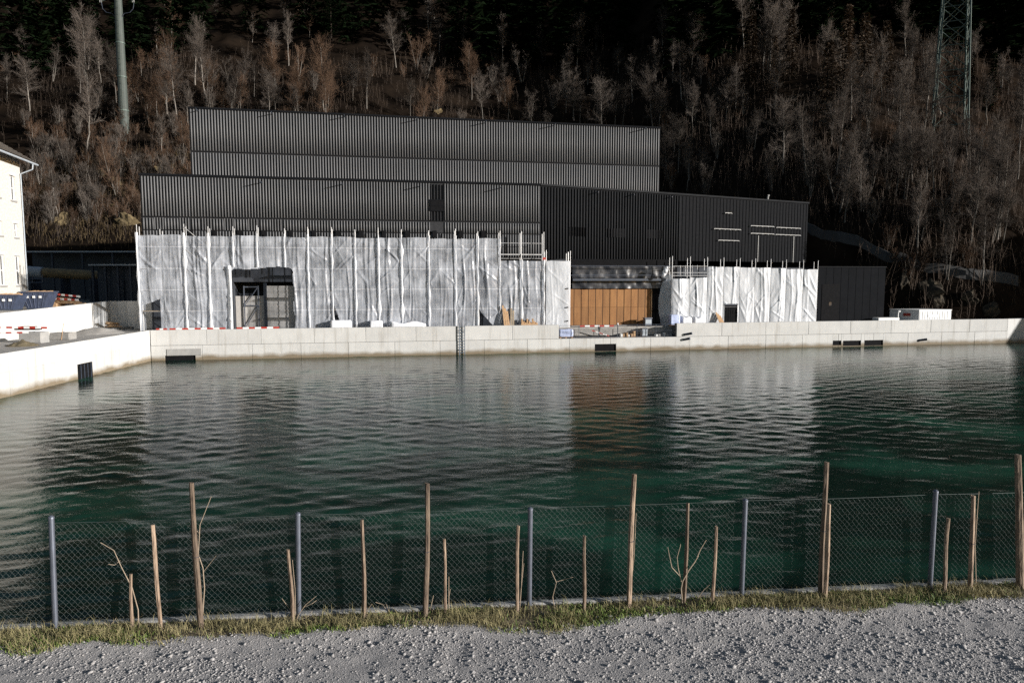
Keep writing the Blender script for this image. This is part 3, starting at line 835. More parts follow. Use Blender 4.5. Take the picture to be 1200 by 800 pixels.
# black crinkled foil above the plywood
def crinkle(name, s0, s1, d, z0, z1, mt, par, bs_, seed, amp=0.10, nx=60, nz=18):
    S_, Z_ = np.meshgrid(np.linspace(s0, s1, nx), np.linspace(z0, z1, nz))
    dd = d + amp * (fbm(S_ * 1.6 + seed, Z_ * 1.1, 4, seed) - 0.5) * 2 + 0.5 * amp * (fbm(S_ * 5, Z_ * 2 + seed, 2, seed + 3) - 0.5)
    v = np.stack([S_.ravel(), dd.ravel(), Z_.ravel()], 1) - np.array(bs_)
    i = (np.arange(nx - 1)[None, :] + nx * np.arange(nz - 1)[:, None]).ravel()
    return link(name, np_mesh(name, v, np.stack([i, i + 1, i + nx + 1, i + nx], 1), mt, True), par)
crinkle('black_foil', gs0 - 0.1, gs1 + 0.2, dP - 0.22, zp1 + 0.05, F1.z(715, 312, dP), M['black_film'], bld, base, 7, 0.16)
b = MB(base); b.box(gs0 - 0.2, gs1 + 0.6, dP - 0.8, dP - 0.4, F1.z(715, 329, dP), F1.z(715, 326.5, dP)); b.build('steel_beam', M['dark_steel'], bld)

# black annex block
ax0, ax1 = F1.s(958.5, 2.6, 340), F1.s(1037, 2.6, 340)
ab = (ax0, 2.6, DECK_Z)
an = fthing(F1, ab, 'annex_block', 'plain black metal-clad cube at the right end of the scaffold', 'building')
b = MB(ab); b.box(ax0, ax1, 2.66, 14, DECK_Z, zpod - 0.06); w_ = b.build('wall', M['panel_black'], an)
n = 9; w = (ax1 - ax0) / n
for i in range(n):
    c = MB(ab); c.cbox(ax0 + i * w + 0.012, ax0 + (i + 1) * w - 0.012, 2.6 + rng.uniform(-0.006, 0.006), 2.664, DECK_Z + 0.02, zpod - 0.1, 0.01); c.build('cladding_panel', M['panel_black'], w_)
b = MB(ab); b.box(ax0 - 0.05, ax1 + 0.05, 2.53, 14.1, zpod - 0.06, zpod + 0.03); b.build('roof_edge', M['fin_dark'], an)
q0, q1 = F1.s(963, 2.55, 350), F1.s(984, 2.55, 350)
b = MB(ab); b.cbox(q0, q1, 2.56, 2.594, DECK_Z + 0.03, F1.z(970, 333, 2.6), 0.01); dr = b.build('door', M['black'], an)
b = MB(ab); b.box(F1.s(972, 2.5, 350), F1.s(975, 2.5, 350), 2.54, 2.558, F1.z(973, 358, 2.6), F1.z(973, 354, 2.6)); b.build('window', M['glass'], dr)

# ================================================================== SCAFFOLDS
D_S, D_I = 2.0, 2.75
def sheet(par, bs_, s0, s1, z0, z1, mt, seed, amp=0.10, hole=None, d=D_S - 0.07, res=0.07, ztop=None, nf=9, name='film_sheet'):
    rg = np.random.RandomState(seed)
    nx = max(6, int((s1 - s0) / res)); nz = int((z1 - z0) / res)
    S_, Z_ = np.meshgrid(np.linspace(s0, s1, nx), np.linspace(z0, z1, nz))
    t = (S_ - s0) / (s1 - s0)
    pin = np.sin(np.pi * np.clip(t, 0, 1)) ** 0.6
    off = amp * 2.4 * (fbm(S_ * 0.55 + seed, Z_ * 0.28, 2, seed) - 0.35)
    for k in range(nf):                              # pulled folds: fans from the fixings and slack diagonals
        side = rg.choice([0, 1]); a0 = s0 if side == 0 else s1
        zc = rg.uniform(z0, z1); ang = rg.choice([-1, 1]) * rg.uniform(0.55, 1.45)
        dx, dz = (1 if side == 0 else -1) * math.cos(ang), -abs(math.sin(ang)) * rg.choice([1, 1, -1])
        al = (S_ - a0) * dx + (Z_ - zc) * dz; pr = -(S_ - a0) * dz + (Z_ - zc) * dx
        ln = rg.uniform(0.7, 2.6); wd = rg.uniform(0.07, 0.18) * (0.4 + 0.6 * np.clip(al / ln, 0, 1))
        off += amp * rg.uniform(0.3, 0.9) * np.exp(-(pr / wd) ** 2) * np.clip(al / 0.3, 0, 1) * np.exp(-(np.clip(al, 0, 9) / ln) ** 2) * (al > 0)
    for k in range(3):                               # long hanging folds
        c = rg.uniform(0.15, 0.85); wd = rg.uniform(0.05, 0.12)
        off += amp * rg.uniform(0.2, 0.7) * np.exp(-(((t - c) * (s1 - s0) + 0.12 * np.sin(Z_ * 0.7 + k)) / wd) ** 2) * sstep(0.1, 0.6, fbm(Z_ * 0.4 + 9 * k, Z_ * 0 + seed, 2, 5))
    off += amp * 0.22 * (fbm(S_ * 3.0 + seed, Z_ * 1.4, 2, seed + 5) - 0.5)
    dd = d - off * pin + 0.02 * (1 - pin)
    if ztop is not None: Z_ = np.where(Z_ > z1 - 1e-6, Z_ + 0.10 * (fbm(S_ * 1.3, S_ * 0 + seed, 2, 3) - 0.6), Z_)
    v = np.stack([S_.ravel(), dd.ravel(), Z_.ravel()], 1) - np.array(bs_)
    i = (np.arange(nx - 1)[None, :] + nx * np.arange(nz - 1)[:, None]).ravel()
    f = np.stack([i, i + 1, i + nx + 1, i + nx], 1)
    if hole is not None:
        cs = S_.ravel()[f].mean(1); cz = Z_.ravel()[f].mean(1)
        f = f[~hole(cs, cz)]
    if len(f) == 0: return None
    return link(name, np_mesh(name, v, f, mt, True), par)
def wrap(par, bs_, s, z0, z1, seed, wd=0.10):
    """film bunched and tied along a standard"""
    nz = int((z1 - z0) / 0.14); na = 7
    Z_, A_ = np.meshgrid(np.linspace(z0, z1, nz), np.linspace(-1, 1, na), indexing='ij')
    w = wd * (0.45 + 1.1 * vnoise(Z_ * 0.9, Z_ * 0 + seed, seed)) * (1 + 0.35 * np.sin(Z_ * 3.14 + seed))
    S_ = s + A_ * w + 0.03 * (vnoise(Z_ * 1.3, Z_ * 0, seed + 1) - 0.5)
    dd = D_S - 0.17 - 0.09 * np.sqrt(np.clip(1 - A_ ** 2, 0, 1)) - 0.04 * vnoise(Z_ * 4, A_ * 3, seed + 2)
    v = np.stack([S_.ravel(), dd.ravel(), Z_.ravel()], 1) - np.array(bs_)
    i = (np.arange(na - 1)[None, :] + na * np.arange(nz - 1)[:, None]).ravel()
    return link('bunched_film', np_mesh('bunched_film', v, np.stack([i, i + 1, i + na + 1, i + na], 1), M['film_wrap'], True), par)

def scaffold(par, bs_, posts, tops, lifts, s_first, s_last, gate=None):
    for s, zt in zip(posts, tops):
        for d in (D_S, D_I):
            c = MB(bs_); z_lo = gate[2] if gate and gate[0] < s < gate[1] else DECK_Z
            c = MB(bs_); c.tube((s, d, z_lo), (s, d, zt + (0.0 if d == D_S else -0.15)), 0.036, 0.036, 8); c.build('standard', M['scaf'], par)
    for z in lifts:
        spans = [(s_first, s_last)]
        if gate and z < gate[2] + 0.1: spans = [(s_first, gate[0] - 0.1), (gate[1] + 0.1, s_last)]
        for (a, q) in spans:
            c = MB(bs_)
            for d in (D_S, D_I): c.tube((a, d, z), (q, d, z), 0.026, 0.026, 6)
            c.build('ledger', M['ledger'], par)
            c = MB(bs_); c.box(a, q, D_S + 0.06, D_I - 0.06, z + 0.035, z + 0.085); c.build('platform', M['plank'], par)

# --- left scaffold
pp = [163, 190, 218, 246, 275, 303, 335, 362, 390, 417, 444, 471, 503, 534, 560, 586]
ls = [F1.s(p, D_S, 330) for p in pp]
lb = (ls[0], D_S, DECK_Z)
sc1 = fthing(F1, lb, 'scaffold', 'long tall scaffold wrapped in clear plastic film with a square gate hole', 'scaffold')
zt1 = F1.z(400, 278, D_S)
gh0, gh1 = F1.s(272, D_S, 350), F1.s(345, D_S, 350); ghz = F1.z(310, 314, D_S)
ptop = [F1.z(p, 263 + 0.018 * (p - 163) + (4 if i == 1 else 0) + 1.5 * math.sin(i * 2.3), D_S) for i, p in enumerate(pp)]
scaffold(sc1, lb, ls, ptop, [DECK_Z + 2.0 * k for k in range(1, 5)], ls[0], ls[-1], (gh0, gh1, ghz + 0.05))
def hole1(s, z):
    m = 0.5 * (gh0 + gh1); hw = 0.5 * (gh1 - gh0)
    q = np.clip((np.abs(s - m) - (hw - 0.6)) / 0.6, 0, 1)
    g = (np.abs(s - m) < hw + 0.10 * np.sin(z * 2.3) * (s > m)) & (z < ghz - 0.35 * q ** 3 - 0.12 * np.sin((s - gh0) * 1.1))
    a0, a1 = F1.s(168, D_S, 370), F1.s(189.3, D_S, 370)
    za_ = F1.z(180, 358, D_S); zb_ = F1.z(180, 350, D_S)
    d1 = (s > a0) & (s < a1) & (z < za_ + (zb_ - za_) * (s - a0) / (a1 - a0))
    b0, b1 = F1.s(390.5, D_S, 370), F1.s(402, D_S, 370); bz = F1.z(391, 353, D_S)
    t = np.clip((s - b0) / (b1 - b0), 0, 1)
    d2 = (s > b0) & (s < b1) & (z < bz + (DECK_Z - bz) * t)
    c0, c1 = F1.s(560.3, D_S, 370), F1.s(582, D_S, 370); cz = F1.z(561, 360, D_S)
    t = np.clip((s - c0) / (c1 - c0), 0, 1)
    d3 = (s > c0) & (s < c1) & (z < cz + (DECK_Z - cz) * t ** 0.8)
    return g | d1 | d2 | d3
mid = F1.z(300, 304.5, D_S)
for i in range(len(ls) - 1):
    zt = zt1 + 0.05 * math.sin(i * 1.9)
    sheet(sc1, lb, ls[i], ls[i + 1], DECK_Z, zt, M['film'], 20 + i, 0.17, hole1, ztop=zt)
for i, s in enumerate(ls):
    if i == 1: continue
    z0 = DECK_Z if not (gh0 - 0.2 < s < gh1 - 0.2) else ghz + 0.1
    wrap(sc1, lb, s, z0, min(ptop[i], zt1 + 0.25), 40 + i, 0.115 if i in (2, 3, 10, 11) else 0.08)
# folded-back film on the jamb of the gate hole
c0 = sheet(sc1, lb, gh0 - 0.35, gh0 + 0.05, DECK_Z, ghz + 0.2, M['film_wrap'], 91, 0.22, None, d=D_S - 0.16, nf=4, name='folded_film')
def side_sheet(par, bs_, s, d0, d1, z0, z1, mt, seed):
    nx, nz = 16, 70
    D_, Z_ = np.meshgrid(np.linspace(d0, d1, nx), np.linspace(z0, z1, nz))
    S_ = s - 0.05 + 0.12 * (fbm(D_ * 2 + seed, Z_ * 0.8, 3, seed) - 0.5)
    v = np.stack([S_.ravel(), D_.ravel(), Z_.ravel()], 1) - np.array(bs_)
    i = (np.arange(nx - 1)[None, :] + nx * np.arange(nz - 1)[:, None]).ravel()
    link('end_film', np_mesh('end_film', v, np.stack([i, i + 1, i + nx + 1, i + nx], 1), mt, True), par)
side_sheet(sc1, lb, ls[0], D_S, D_T, DECK_Z, zt1, M['film'], 17)
# diagonal braces seen through the film
for (i, j) in ((2, 3),):
    c = MB(lb)
    for k in range(5): c.tube((ls[i], D_S - 0.05, DECK_Z + 2 * k + 1.9), (ls[j], D_S - 0.05, DECK_Z + 2 * k), 0.03, 0.03, 6)
    c.build('diagonal_brace', M['scaf'], sc1)
for i in range(2, len(ls) - 1):                          # dark anchor boxes on the facade beside the standards
    c = MB(lb); s = F1.s(pp[i] + 5, D_T, 270); z = F1.z(pp[i], 275.5, D_T)
    c.box(s - 0.12, s + 0.30, D_T - 0.28, D_T - 0.14, z - 0.25, z + 0.45); c.build('facade_tie', M['black'], sc1)
# --- lower extension
pe = [611, 637, 668]
es = [F1.s(586.8, D_S, 330)] + [F1.s(p, D_S, 330) for p in pe]
eb = (es[0], D_S, DECK_Z)
sc2 = fthing(F1, eb, 'scaffold', 'lower scaffold step beside the plywood wall, last bay in bright white sheet', 'scaffold')
zt2 = F1.z(630, 305.5, D_S)
scaffold(sc2, eb, [es[1], es[2], F1.s(640, D_S, 330), F1.s(665.5, D_S, 330), es[3]], [F1.z(611, 271, D_S), F1.z(637, 272, D_S), F1.z(640, 293, D_S), F1.z(665, 295, D_S), F1.z(668, 294, D_S)],
         [DECK_Z + 2.0 * k for k in range(1, 4)], es[0], es[3])
c = MB(eb)
for k, zz in enumerate((298, 303, 285)):
    z = F1.z(610, zz, D_I); c.tube((es[0], D_I, z), (es[2], D_I, z), 0.03, 0.03, 6)
c.box(es[0], es[2], D_S + 0.05, D_I, F1.z(610, 299, D_I), F1.z(610, 298, D_I)); c.build('guard_rail', M['scaf'], sc2)
for i in range(2): sheet(sc2, eb, es[i], es[i + 1], DECK_Z, zt2, M['film'], 60 + i, 0.15, ztop=zt2)
sheet(sc2, eb, es[2] + 0.25, es[3], DECK_Z - 0.3, zt2 - 0.02, M['tarp'], 66, 0.09, ztop=zt2, name='white_sheet')
for i in (1, 2): wrap(sc2, eb, es[i], DECK_Z, zt2 + 0.1, 70 + i, 0.10)
c = MB(eb); z = F1.z(636, 304, D_S); c.box(es[2] - 0.15, es[2] + 0.18, D_S - 0.22, D_S - 0.1, z - 0.12, z + 0.2); c.build('red_tag', M['red'], sc2)
c = MB(eb)
for zz in (338, 360, 376):
    z = F1.z(665, zz, D_S); c.box(es[3] - 0.42, es[3] - 0.22, D_S - 0.19, D_S - 0.15, z - 0.06, z + 0.06)
c.build('sheet_clip', M['black'], sc2)
# lines stretched across the recess
# --- right scaffold
pr = [787, 808, 828, 847, 866, 884, 902, 920, 940, 957]
rs = [F1.s(p, D_S, 350) for p in pr]
rb = (rs[0], D_S, DECK_Z)
sc3 = fthing(F1, rb, 'scaffold', 'scaffold hung with opaque white tarpaulins and a black doorway', 'scaffold')
rtop = [F1.z(p, 300 + 0.03 * (p - 787), D_S) for p in pr]
scaffold(sc3, rb, rs, rtop, [DECK_Z + 2.0 * k for k in range(1, 3)], rs[0], rs[-1])
zt3 = [F1.z(0.5 * (a + q), 312.2 + 0.03 * (0.5 * (a + q) - 835), D_S) for a, q in zip(pr[:-1], pr[1:])]
zt3[0] = F1.z(798, 326.5, D_S); zt3[1] = F1.z(818, 325, D_S)
dh0, dh1 = F1.s(848, D_S, 370), F1.s(864, D_S, 370); dhz = F1.z(856, 356, D_S)
hole3 = lambda s, z: (s > dh0) & (s < dh1) & (z < dhz)
for i in range(len(rs) - 1):
    sheet(sc3, rb, rs[i] + 0.03, rs[i + 1] - 0.03, DECK_Z - 0.1, zt3[i], M['tarp'], 110 + i, 0.12, hole3, ztop=1, nf=7, name='white_sheet')
c = MB(rb); c.box(dh0, dh1, D_S - 0.11, D_S - 0.04, dhz - 0.12, dhz + 0.02)
c.build('door_lintel', M['dark_steel'], sc3)
c = MB(rb)
for k in range(6):
    q = dh0 + (dh1 - dh0) * (k + 0.5) / 6; c.box(q - 0.10, q + 0.10, D_S + 0.02, D_S + 0.05 + 0.02 * (k % 2), DECK_Z, dhz - 0.13)
c.build('door_leaf', M['black'], sc3)
c = MB(rb)
for zz in (312, 319.5, 323):
    z = F1.z(815, zz, D_S); c.tube((rs[0], D_S, z), (rs[2], D_S, z), 0.035, 0.035, 6)
for px in (797, 803, 811, 817): c.tube((F1.s(px, D_I, 320), D_I, F1.z(px, 324, D_I)), (F1.s(px, D_I, 320), D_I, F1.z(px, 311, D_I)), 0.03, 0.03, 6)
c.build('guard_rail', M['scaf'], sc3)
# end return: clear film curling round the corner post, and a rolled bundle at the top
def end_film():
    nz, na = 60, 16
    z0, z1 = DECK_Z, F1.z(778, 322, D_S)
    T, A = np.meshgrid(np.linspace(0, 1, nz), np.linspace(0, 1, na), indexing='ij')
    S_ = rs[0] - 0.95 * A * (0.45 + 0.75 * np.sin(T * 2.6 + 0.5)) + 0.1 * (fbm(A * 4, T * 8, 3, 4) - 0.5)
    Dd = D_S - 0.05 + 0.9 * A + 0.25 * (fbm(A * 3 + 3, T * 6, 3, 6) - 0.5)
    Z_ = z0 + (z1 - z0) * T
    v = np.stack([S_.ravel(), Dd.ravel(), Z_.ravel()], 1) - np.array(rb)
    i = (np.arange(na - 1)[None, :] + na * np.arange(nz - 1)[:, None]).ravel()
    link('end_film', np_mesh('end_film', v, np.stack([i, i + 1, i + na + 1, i + na], 1), M['tarp'], True), sc3)
end_film()
c = MB(rb)
a = Vector((F1.s(776, D_S, 320), D_S - 0.1, F1.z(776, 325, D_S))); q = Vector((F1.s(781, D_S, 312), D_S - 0.25, F1.z(781, 312.5, D_S)))
c.tube(a, a.lerp(q, 0.4), 0.12, 0.26, 9).tube(a.lerp(q, 0.4), a.lerp(q, 0.8), 0.26, 0.24, 9).tube(a.lerp(q, 0.8), q, 0.24, 0.08, 9)
c.build('rolled_film', M['film_wrap'], sc3, smooth=True)
c = MB(rb)
for zz in (311.5, 322.5):
    z = F1.z(720, zz, D_S + 0.4); c.tube((es[3], D_S + 0.4, z), (rs[0], D_S + 0.4, z), 0.03, 0.03, 6)
c.build('span_tube', M['steel'], sc3)

# ================================================================== THINGS ON THE QUAY
def at(px, py, d): s, z = F1.pix(px, py, d); return s, z
# ladder on the basin wall
s0, s1 = F1.s(538.5, -0.1, 400), F1.s(544.5, -0.1, 400)
bs_ = (s0, -0.1, 0)
ld = fthing(F1, bs_, 'wall_ladder', 'grey steel ladder hanging down the basin wall into the water', 'ladder')
for s in (s0, s1):
    c = MB(bs_); c.box(s - 0.035, s + 0.035, -0.20, -0.12, -0.5, WALL_TOP + 0.12); c.build('side_rail', M['ladder'], ld)
for k in range(11):
    z = -0.1 + k * 0.285
    c = MB(bs_); c.tube((s0 + 0.036, -0.16, z), (s1 - 0.036, -0.16, z), 0.03, 0.03, 6); c.build('rung', M['ladder'], ld)
c = MB(bs_)
for z in (0.5, 2.3):
    for s in (s0, s1): c.box(s - 0.02, s + 0.02, -0.119, -0.008, z - 0.03, z + 0.03)
c.build('wall_bracket', M['dark_steel'], ld)

# red and white barrier boards lying on the parapet
def board_bar(fr_, p0, p1, r=0.07, label='', n=6, group=None, name='barrier_board'):
    p0, p1 = Vector(p0), Vector(p1)
    o = thing(name, label, 'barrier', p0, 0, group)
    for k in range(n):
        a, q = p0.lerp(p1, k / n) - p0, p0.lerp(p1, (k + 1) / n) - p0
        c = MB()
        t = (q - a).normalized(); e_ = Vector((-t.y, t.x, 0)).normalized() * 0.03; u_ = Vector((0, 0, r))
        vs = [a - e_ - u_, q - e_ - u_, q + e_ - u_, a + e_ - u_, a - e_ + u_, q - e_ + u_, q + e_ + u_, a + e_ + u_]
        c.v = [tuple(x) for x in vs]; c.f = [(0, 3, 2, 1), (4, 5, 6, 7), (0, 1, 5, 4), (1, 2, 6, 5), (2, 3, 7, 6), (3, 0, 4, 7)]
        c.build('red_field' if k % 2 == 0 else 'white_field', M['red'] if k % 2 == 0 else M['white'], o)
    return o
zw = WALL_TOP + 0.075
board_bar(F1, F1.w(F1.s(197, 0.3), 0.32, zw), F1.w(F1.s(263, 0.3), 0.32, zw), 0.07, 'red and white board along the parapet below the left film bays', 9)
board_bar(F1, F1.w(F1.s(276, 0.3), 0.34, zw), F1.w(F1.s(326, 0.3), 0.34, zw), 0.08, 'red and white board on the parapet in front of the gate hole', 7)
board_bar(F1, F1.w(F1.s(181, 0.3), 0.36, zw), F1.w(F1.s(194, 0.3), 0.30, zw), 0.07, 'short red and white board at the corner of the basin walls', 3)
# foil-wrapped pallets
def bundle(px0, px1, py0, d0, d1, mt, label, lumps=0, z0=None, name='pallet_bundle', cat='pallet load'):
    z0 = DECK_Z if z0 is None else z0
    s0, s1 = F1.s(px0, d0, 378), F1.s(px1, d0, 378); z1 = F1.z(0.5 * (px0 + px1), py0, d0)
    b0 = (s0, d0, z0)
    o = fthing(F1, b0, name, label, cat, 'wrapped loads on the quay')
    c = MB(b0)
    for q in (0.05, 0.45, 0.85): c.box(s0 + (s1 - s0) * q, s0 + (s1 - s0) * (q + 0.1), d0 + 0.02, d1 - 0.02, z0, z0 + 0.1)
    c.box(s0, s1, d0, d1, z0 + 0.101, z0 + 0.14); c.build('pallet', M['timber'], o)
    nx, nz = 22, 8
    v = []; f = []
    # a rounded, dented load: five sides of a soft box
    me = MB(b0)
    import bmesh
    bm = bmesh.new(); bmesh.ops.create_cube(bm, size=1.0)
    bmesh.ops.subdivide_edges(bm, edges=bm.edges, cuts=7, use_grid_fill=True)
    for w_ in bm.verts:
        x, y, z = w_.co
        k = 1 - 0.10 * (abs(x) * 2) ** 6 * (abs(z) * 2) ** 6
        sag = lumps * (0.5 - 0.5 * math.cos((x + 0.5) * 2 * math.pi * 1.5)) * (z + 0.5)
        n_ = mnoise.noise(Vector((x * 3 + px0, y * 3, z * 3))) * 0.08
        w_.co = Vector((s0 + (x * k + 0.5) * (s1 - s0) - b0[0], d0 + (y * k + 0.5) * (d1 - d0) + n_ * 0.4 - b0[1], z0 + 0.142 + (z + 0.5) * (z1 - z0 - 0.142) * (1 - 0.35 * sag) * (1 + n_ * (z + 0.5)) - b0[2]))
    m_ = bpy.data.meshes.new('wrapped_load'); bm.to_mesh(m_); bm.free(); m_.materials.append(mt)
    m_.polygons.foreach_set('use_smooth', [True] * len(m_.polygons))
    link('wrapped_load', m_, o)
bundle(387, 412, 375.5, 0.9, 1.7, M['foil'], 'white foil-wrapped pallet left of the dark triangular tear')
bundle(433.5, 448.5, 376, 0.9, 1.7, M['foil'], 'small cube-shaped foil-wrapped pallet on the parapet')
bundle(457, 499, 376.5, 0.9, 1.8, M['foil'], 'long sagging heap of white foil behind the parapet', 0.9)
bundle(655.5, 672, 386, 0.75, 1.5, M['blue_foil'], 'pale blue tarpaulin bundle on the sunken landing', 0, LEDGE_Z - 0.02)
bundle(786, 797, 369, 1.2, 1.8, M['blue_foil'], 'pale blue bundle standing before the first white tarpaulin')
bundle(800, 811, 370.5, 1.3, 1.85, M['foil'], 'low white lump beside the pale blue bundle', 0.5)
bundle(814, 826, 371, 1.3, 1.85, M['foil'], 'low white lump below the second and third tarpaulins', 0.7)
# planks leaning against the film, timber crate
def planks(px, py0, tilt, n, label, wpx=2.0, mt='timber'):
    s, z = F1.pix(px, py0, 1.7); b0 = (s, 1.7, DECK_Z)
    o = fthing(F1, b0, 'leaning_planks', label, 'planks', 'timber leaning on the scaffolds')
    for k in range(n):
        c = MB(); x = k * 0.22; h = (z - DECK_Z) * (1 - 0.12 * k)
        c.prism([(x, -0.35), (x + 0.18, -0.35), (x + 0.18, -0.29), (x, -0.29)], 0, 0.02)
        c.v = [(x, -0.55, 0), (x + 0.18, -0.55, 0), (x + 0.18, -0.50, 0), (x, -0.50, 0), (x + tilt, 0.02, h), (x + 0.18 + tilt, 0.02, h), (x + 0.18 + tilt, 0.07, h), (x + tilt, 0.07, h)]
        c.build('plank', M[mt], o)
planks(590, 358, -0.15, 3, 'brown boards leaning on the film beside the curved black tear')
planks(597, 361, 0.1, 2, 'grey boards next to the brown ones by the black tear', mt='plank')
planks(842, 366, -0.35, 3, 'pale timber leaning left of the black doorway in the tarpaulins')
s0, s1 = F1.s(611, 1.4), F1.s(630, 1.4); b0 = (s0, 1.3, DECK_Z)
o = fthing(F1, b0, 'timber_stack', 'low stack of upright brown timber ends behind the parapet', 'timber')
for k in range(9):
    c = MB(b0); x = s0 + (s1 - s0) * k / 9; c.box(x, x + 0.14, 1.3 + 0.05 * (k % 2), 1.6, DECK_Z, F1.z(620, 375 + 1.5 * ((k * 7) % 3) - (0 if k % 3 else 1.5), 1.3)); c.build('timber_end', M['timber'], o)
c = MB(b0); c.box(s0 - 0.05, s1, 1.2, 1.298, DECK_Z + 0.15, DECK_Z + 0.5); c.build('cross_board', M['timber'], o)

# railing in the gap with the clutter behind it
g0, g1 = gap0 + 0.1, gap1 - 0.1
b0 = (g0, 0.3, LEDGE_Z)
rl = fthing(F1, b0, 'gap_railing', 'thin grey railing closing the gap in the parapet', 'railing')
ztop = F1.z(720, 380.5, 0.3)
for k in range(7):
    x = g0 + (g1 - g0) * k / 6
    c = MB(b0); c.tube((x, 0.3, LEDGE_Z), (x, 0.3, ztop), 0.022, 0.022, 6); c.build('railing_post', M['dark_steel'], rl)
for z in (ztop, 0.5 * (ztop + LEDGE_Z), LEDGE_Z + 0.12):
    c = MB(b0); c.tube((g0, 0.3, z), (g1, 0.3, z), 0.016, 0.016, 6); c.build('railing_bar', M['dark_steel'], rl)
c = MB(b0)
for k in range(90):
    x = g0 + (g1 - g0) * (k + 0.5) / 90; c.tube((x, 0.3, LEDGE_Z + 0.12), (x, 0.3, ztop), 0.006, 0.006, 4, False)
c.build('railing_wires', M['dark_steel'], rl, kind='stuff')
zl = LEDGE_Z - 0.02
board_bar(F1, F1.w(F1.s(680, 1.75), 1.78, F1.z(690, 381.8, 1.78)), F1.w(F1.s(720, 1.75), 1.78, F1.z(715, 381.8, 1.78)), 0.08, 'red and white barrier board across the foot of the plywood wall', 7)
board_bar(F1, F1.w(F1.s(694, 1.0), 1.0, zl + 0.75), F1.w(F1.s(716, 1.0), 1.1, zl + 0.1), 0.05, 'tilted red and white slat leaning behind the gap railing', 5)
def cabinet(px0, px1, py0, d, z0, label, mt, name='site_cabinet'):
    s0, s1 = F1.s(px0, d, 375), F1.s(px1, d, 375); z1 = F1.z(0.5 * (px0 + px1), py0, d); b0 = (s0, d, z0)
    o = fthing(F1, b0, name, label, 'cabinet')
    c = MB(b0); c.cbox(s0, s1, d, d + 0.6, z0 + 0.08, z1 - 0.05, 0.02); bd = c.build('body', mt, o)
    c = MB(b0); c.box(s0 - 0.04, s1 + 0.04, d - 0.05, d + 0.64, z1 - 0.05, z1 + 0.03); c.build('lid', M['steel'], o)
    c = MB(b0); c.box(s0 + 0.06, s1 - 0.06, d - 0.015, d - 0.002, z0 + 0.25, z1 - 0.2); c.build('door', M['pipe_grey'], o)
    c = MB(b0)
    for x in (s0 + 0.08, s1 - 0.08): c.box(x - 0.05, x + 0.05, d + 0.05, d + 0.5, z0, z0 + 0.08)
    c.build('foot', M['dark_steel'], o)
cabinet(756, 764, 372.5, 2.0, DECK_Z, 'grey site cabinet standing at the right end of the plywood wall', M['steel'])
cabinet(753, 759, 385, 0.9, zl, 'low grey box behind the railing under the cabinet', M['pipe_grey'], 'site_box')
def heap(px0, px1, py, d, z0, mt, label, seed, cat='rubble', name='material_heap'):
    s0, s1 = F1.s(px0, d, 390), F1.s(px1, d, 390); z1 = F1.z(0.5 * (px0 + px1), py, d); b0 = (0.5 * (s0 + s1), d, z0)
    rg = random.Random(seed); o = fthing(F1, b0, name, label, cat)
    n = max(3, int((s1 - s0) / 0.28))
    for k in range(n):
        x = s0 - b0[0] + (s1 - s0) * (k + 0.5) / n; hgt = (z1 - z0) * rg.uniform(0.4, 1.0); c = MB()
        c.cbox(x - 0.13, x + 0.12, -0.1 + 0.15 * rg.random(), 0.35, 0, hgt, 0.03); c.build('block', mt if k % 3 else M['white'], o)
heap(727, 745, 388, 1.0, zl, M['timber'], 'row of small crates and white blocks behind the railing', 3, 'crates', 'crate_row')
heap(768, 787, 389.5, 1.0, zl, M['grey_concrete'], 'grey blocks at the right end of the sunken landing', 4, 'blocks', 'block_row')
c = MB(); s, z = F1.pix(724.5, 378.5, 0.45); c.tube((0, 0, 0), (0, 0, z - zl - 0.25), 0.05, 0.05, 8).tube((0, 0, z - zl - 0.25), (0, 0, z - zl), 0.09, 0.07, 8).box(-0.12, 0.12, -0.12, 0.12, 0.0, 0.03)
o = c.build('marker_post', M['white']); o.location = F1.w(s, 0.62, zl); tag(o, 'short white post in the middle of the gap railing', 'post')
# site container and white box at the right end
c0s, c1s, c2s = F1.s(1059, 4, 370), F1.s(1077, 3.3, 370), F1.s(1114.5, 3.3, 370)
b0 = (c1s, 3.3, DECK_Z); zc = F1.z(1095, 363, 3.3)
o = fthing(F1, b0, 'site_container', 'white site container with a red plate at its end', 'container')
c = MB(b0); c.prism([(c1s, 3.3), (c2s, 3.3), (c2s - 1.2, 6.0), (c1s - 1.75, 6.0)], DECK_Z + 0.12, zc - 0.06); body = c.build('body', M['white'], o)
c = MB(b0)
for k in range(12):
    x = c1s + 0.12 + (c2s - c1s - 0.3) * k / 12; c.box(x, x + 0.12, 3.27, 3.298, DECK_Z + 0.25, zc - 0.18)
c.build('side_rib', M['white'], body)
c = MB(b0); c.prism([(c1s - 0.04, 3.26), (c2s + 0.04, 3.26), (c2s - 1.2, 6.04), (c1s - 1.82, 6.04)], zc - 0.06, zc + 0.03); c.build('roof', M['white'], o)
c = MB(b0); c.prism([(c1s, 3.32), (c2s, 3.32), (c2s - 1.2, 5.98), (c1s - 1.75, 5.98)], DECK_Z, DECK_Z + 0.12); c.build('skid', M['dark_steel'], o)
xe, ye = c1s - 0.55, 4.15
c = MB(b0); c.prism([(xe - 0.40, ye + 0.56), (xe + 0.02, ye - 0.09), (xe + 0.02 - 0.03, ye - 0.13), (xe - 0.44, ye + 0.52)], zc - 0.75, zc - 0.42); c.build('red_plate', M['red'], o)
c = MB(b0); c.box(c1s + 1.2, c1s + 2.5, 3.25, 3.268, zc - 0.85, zc - 0.55); c.build('side_plate', M['foil'], o)
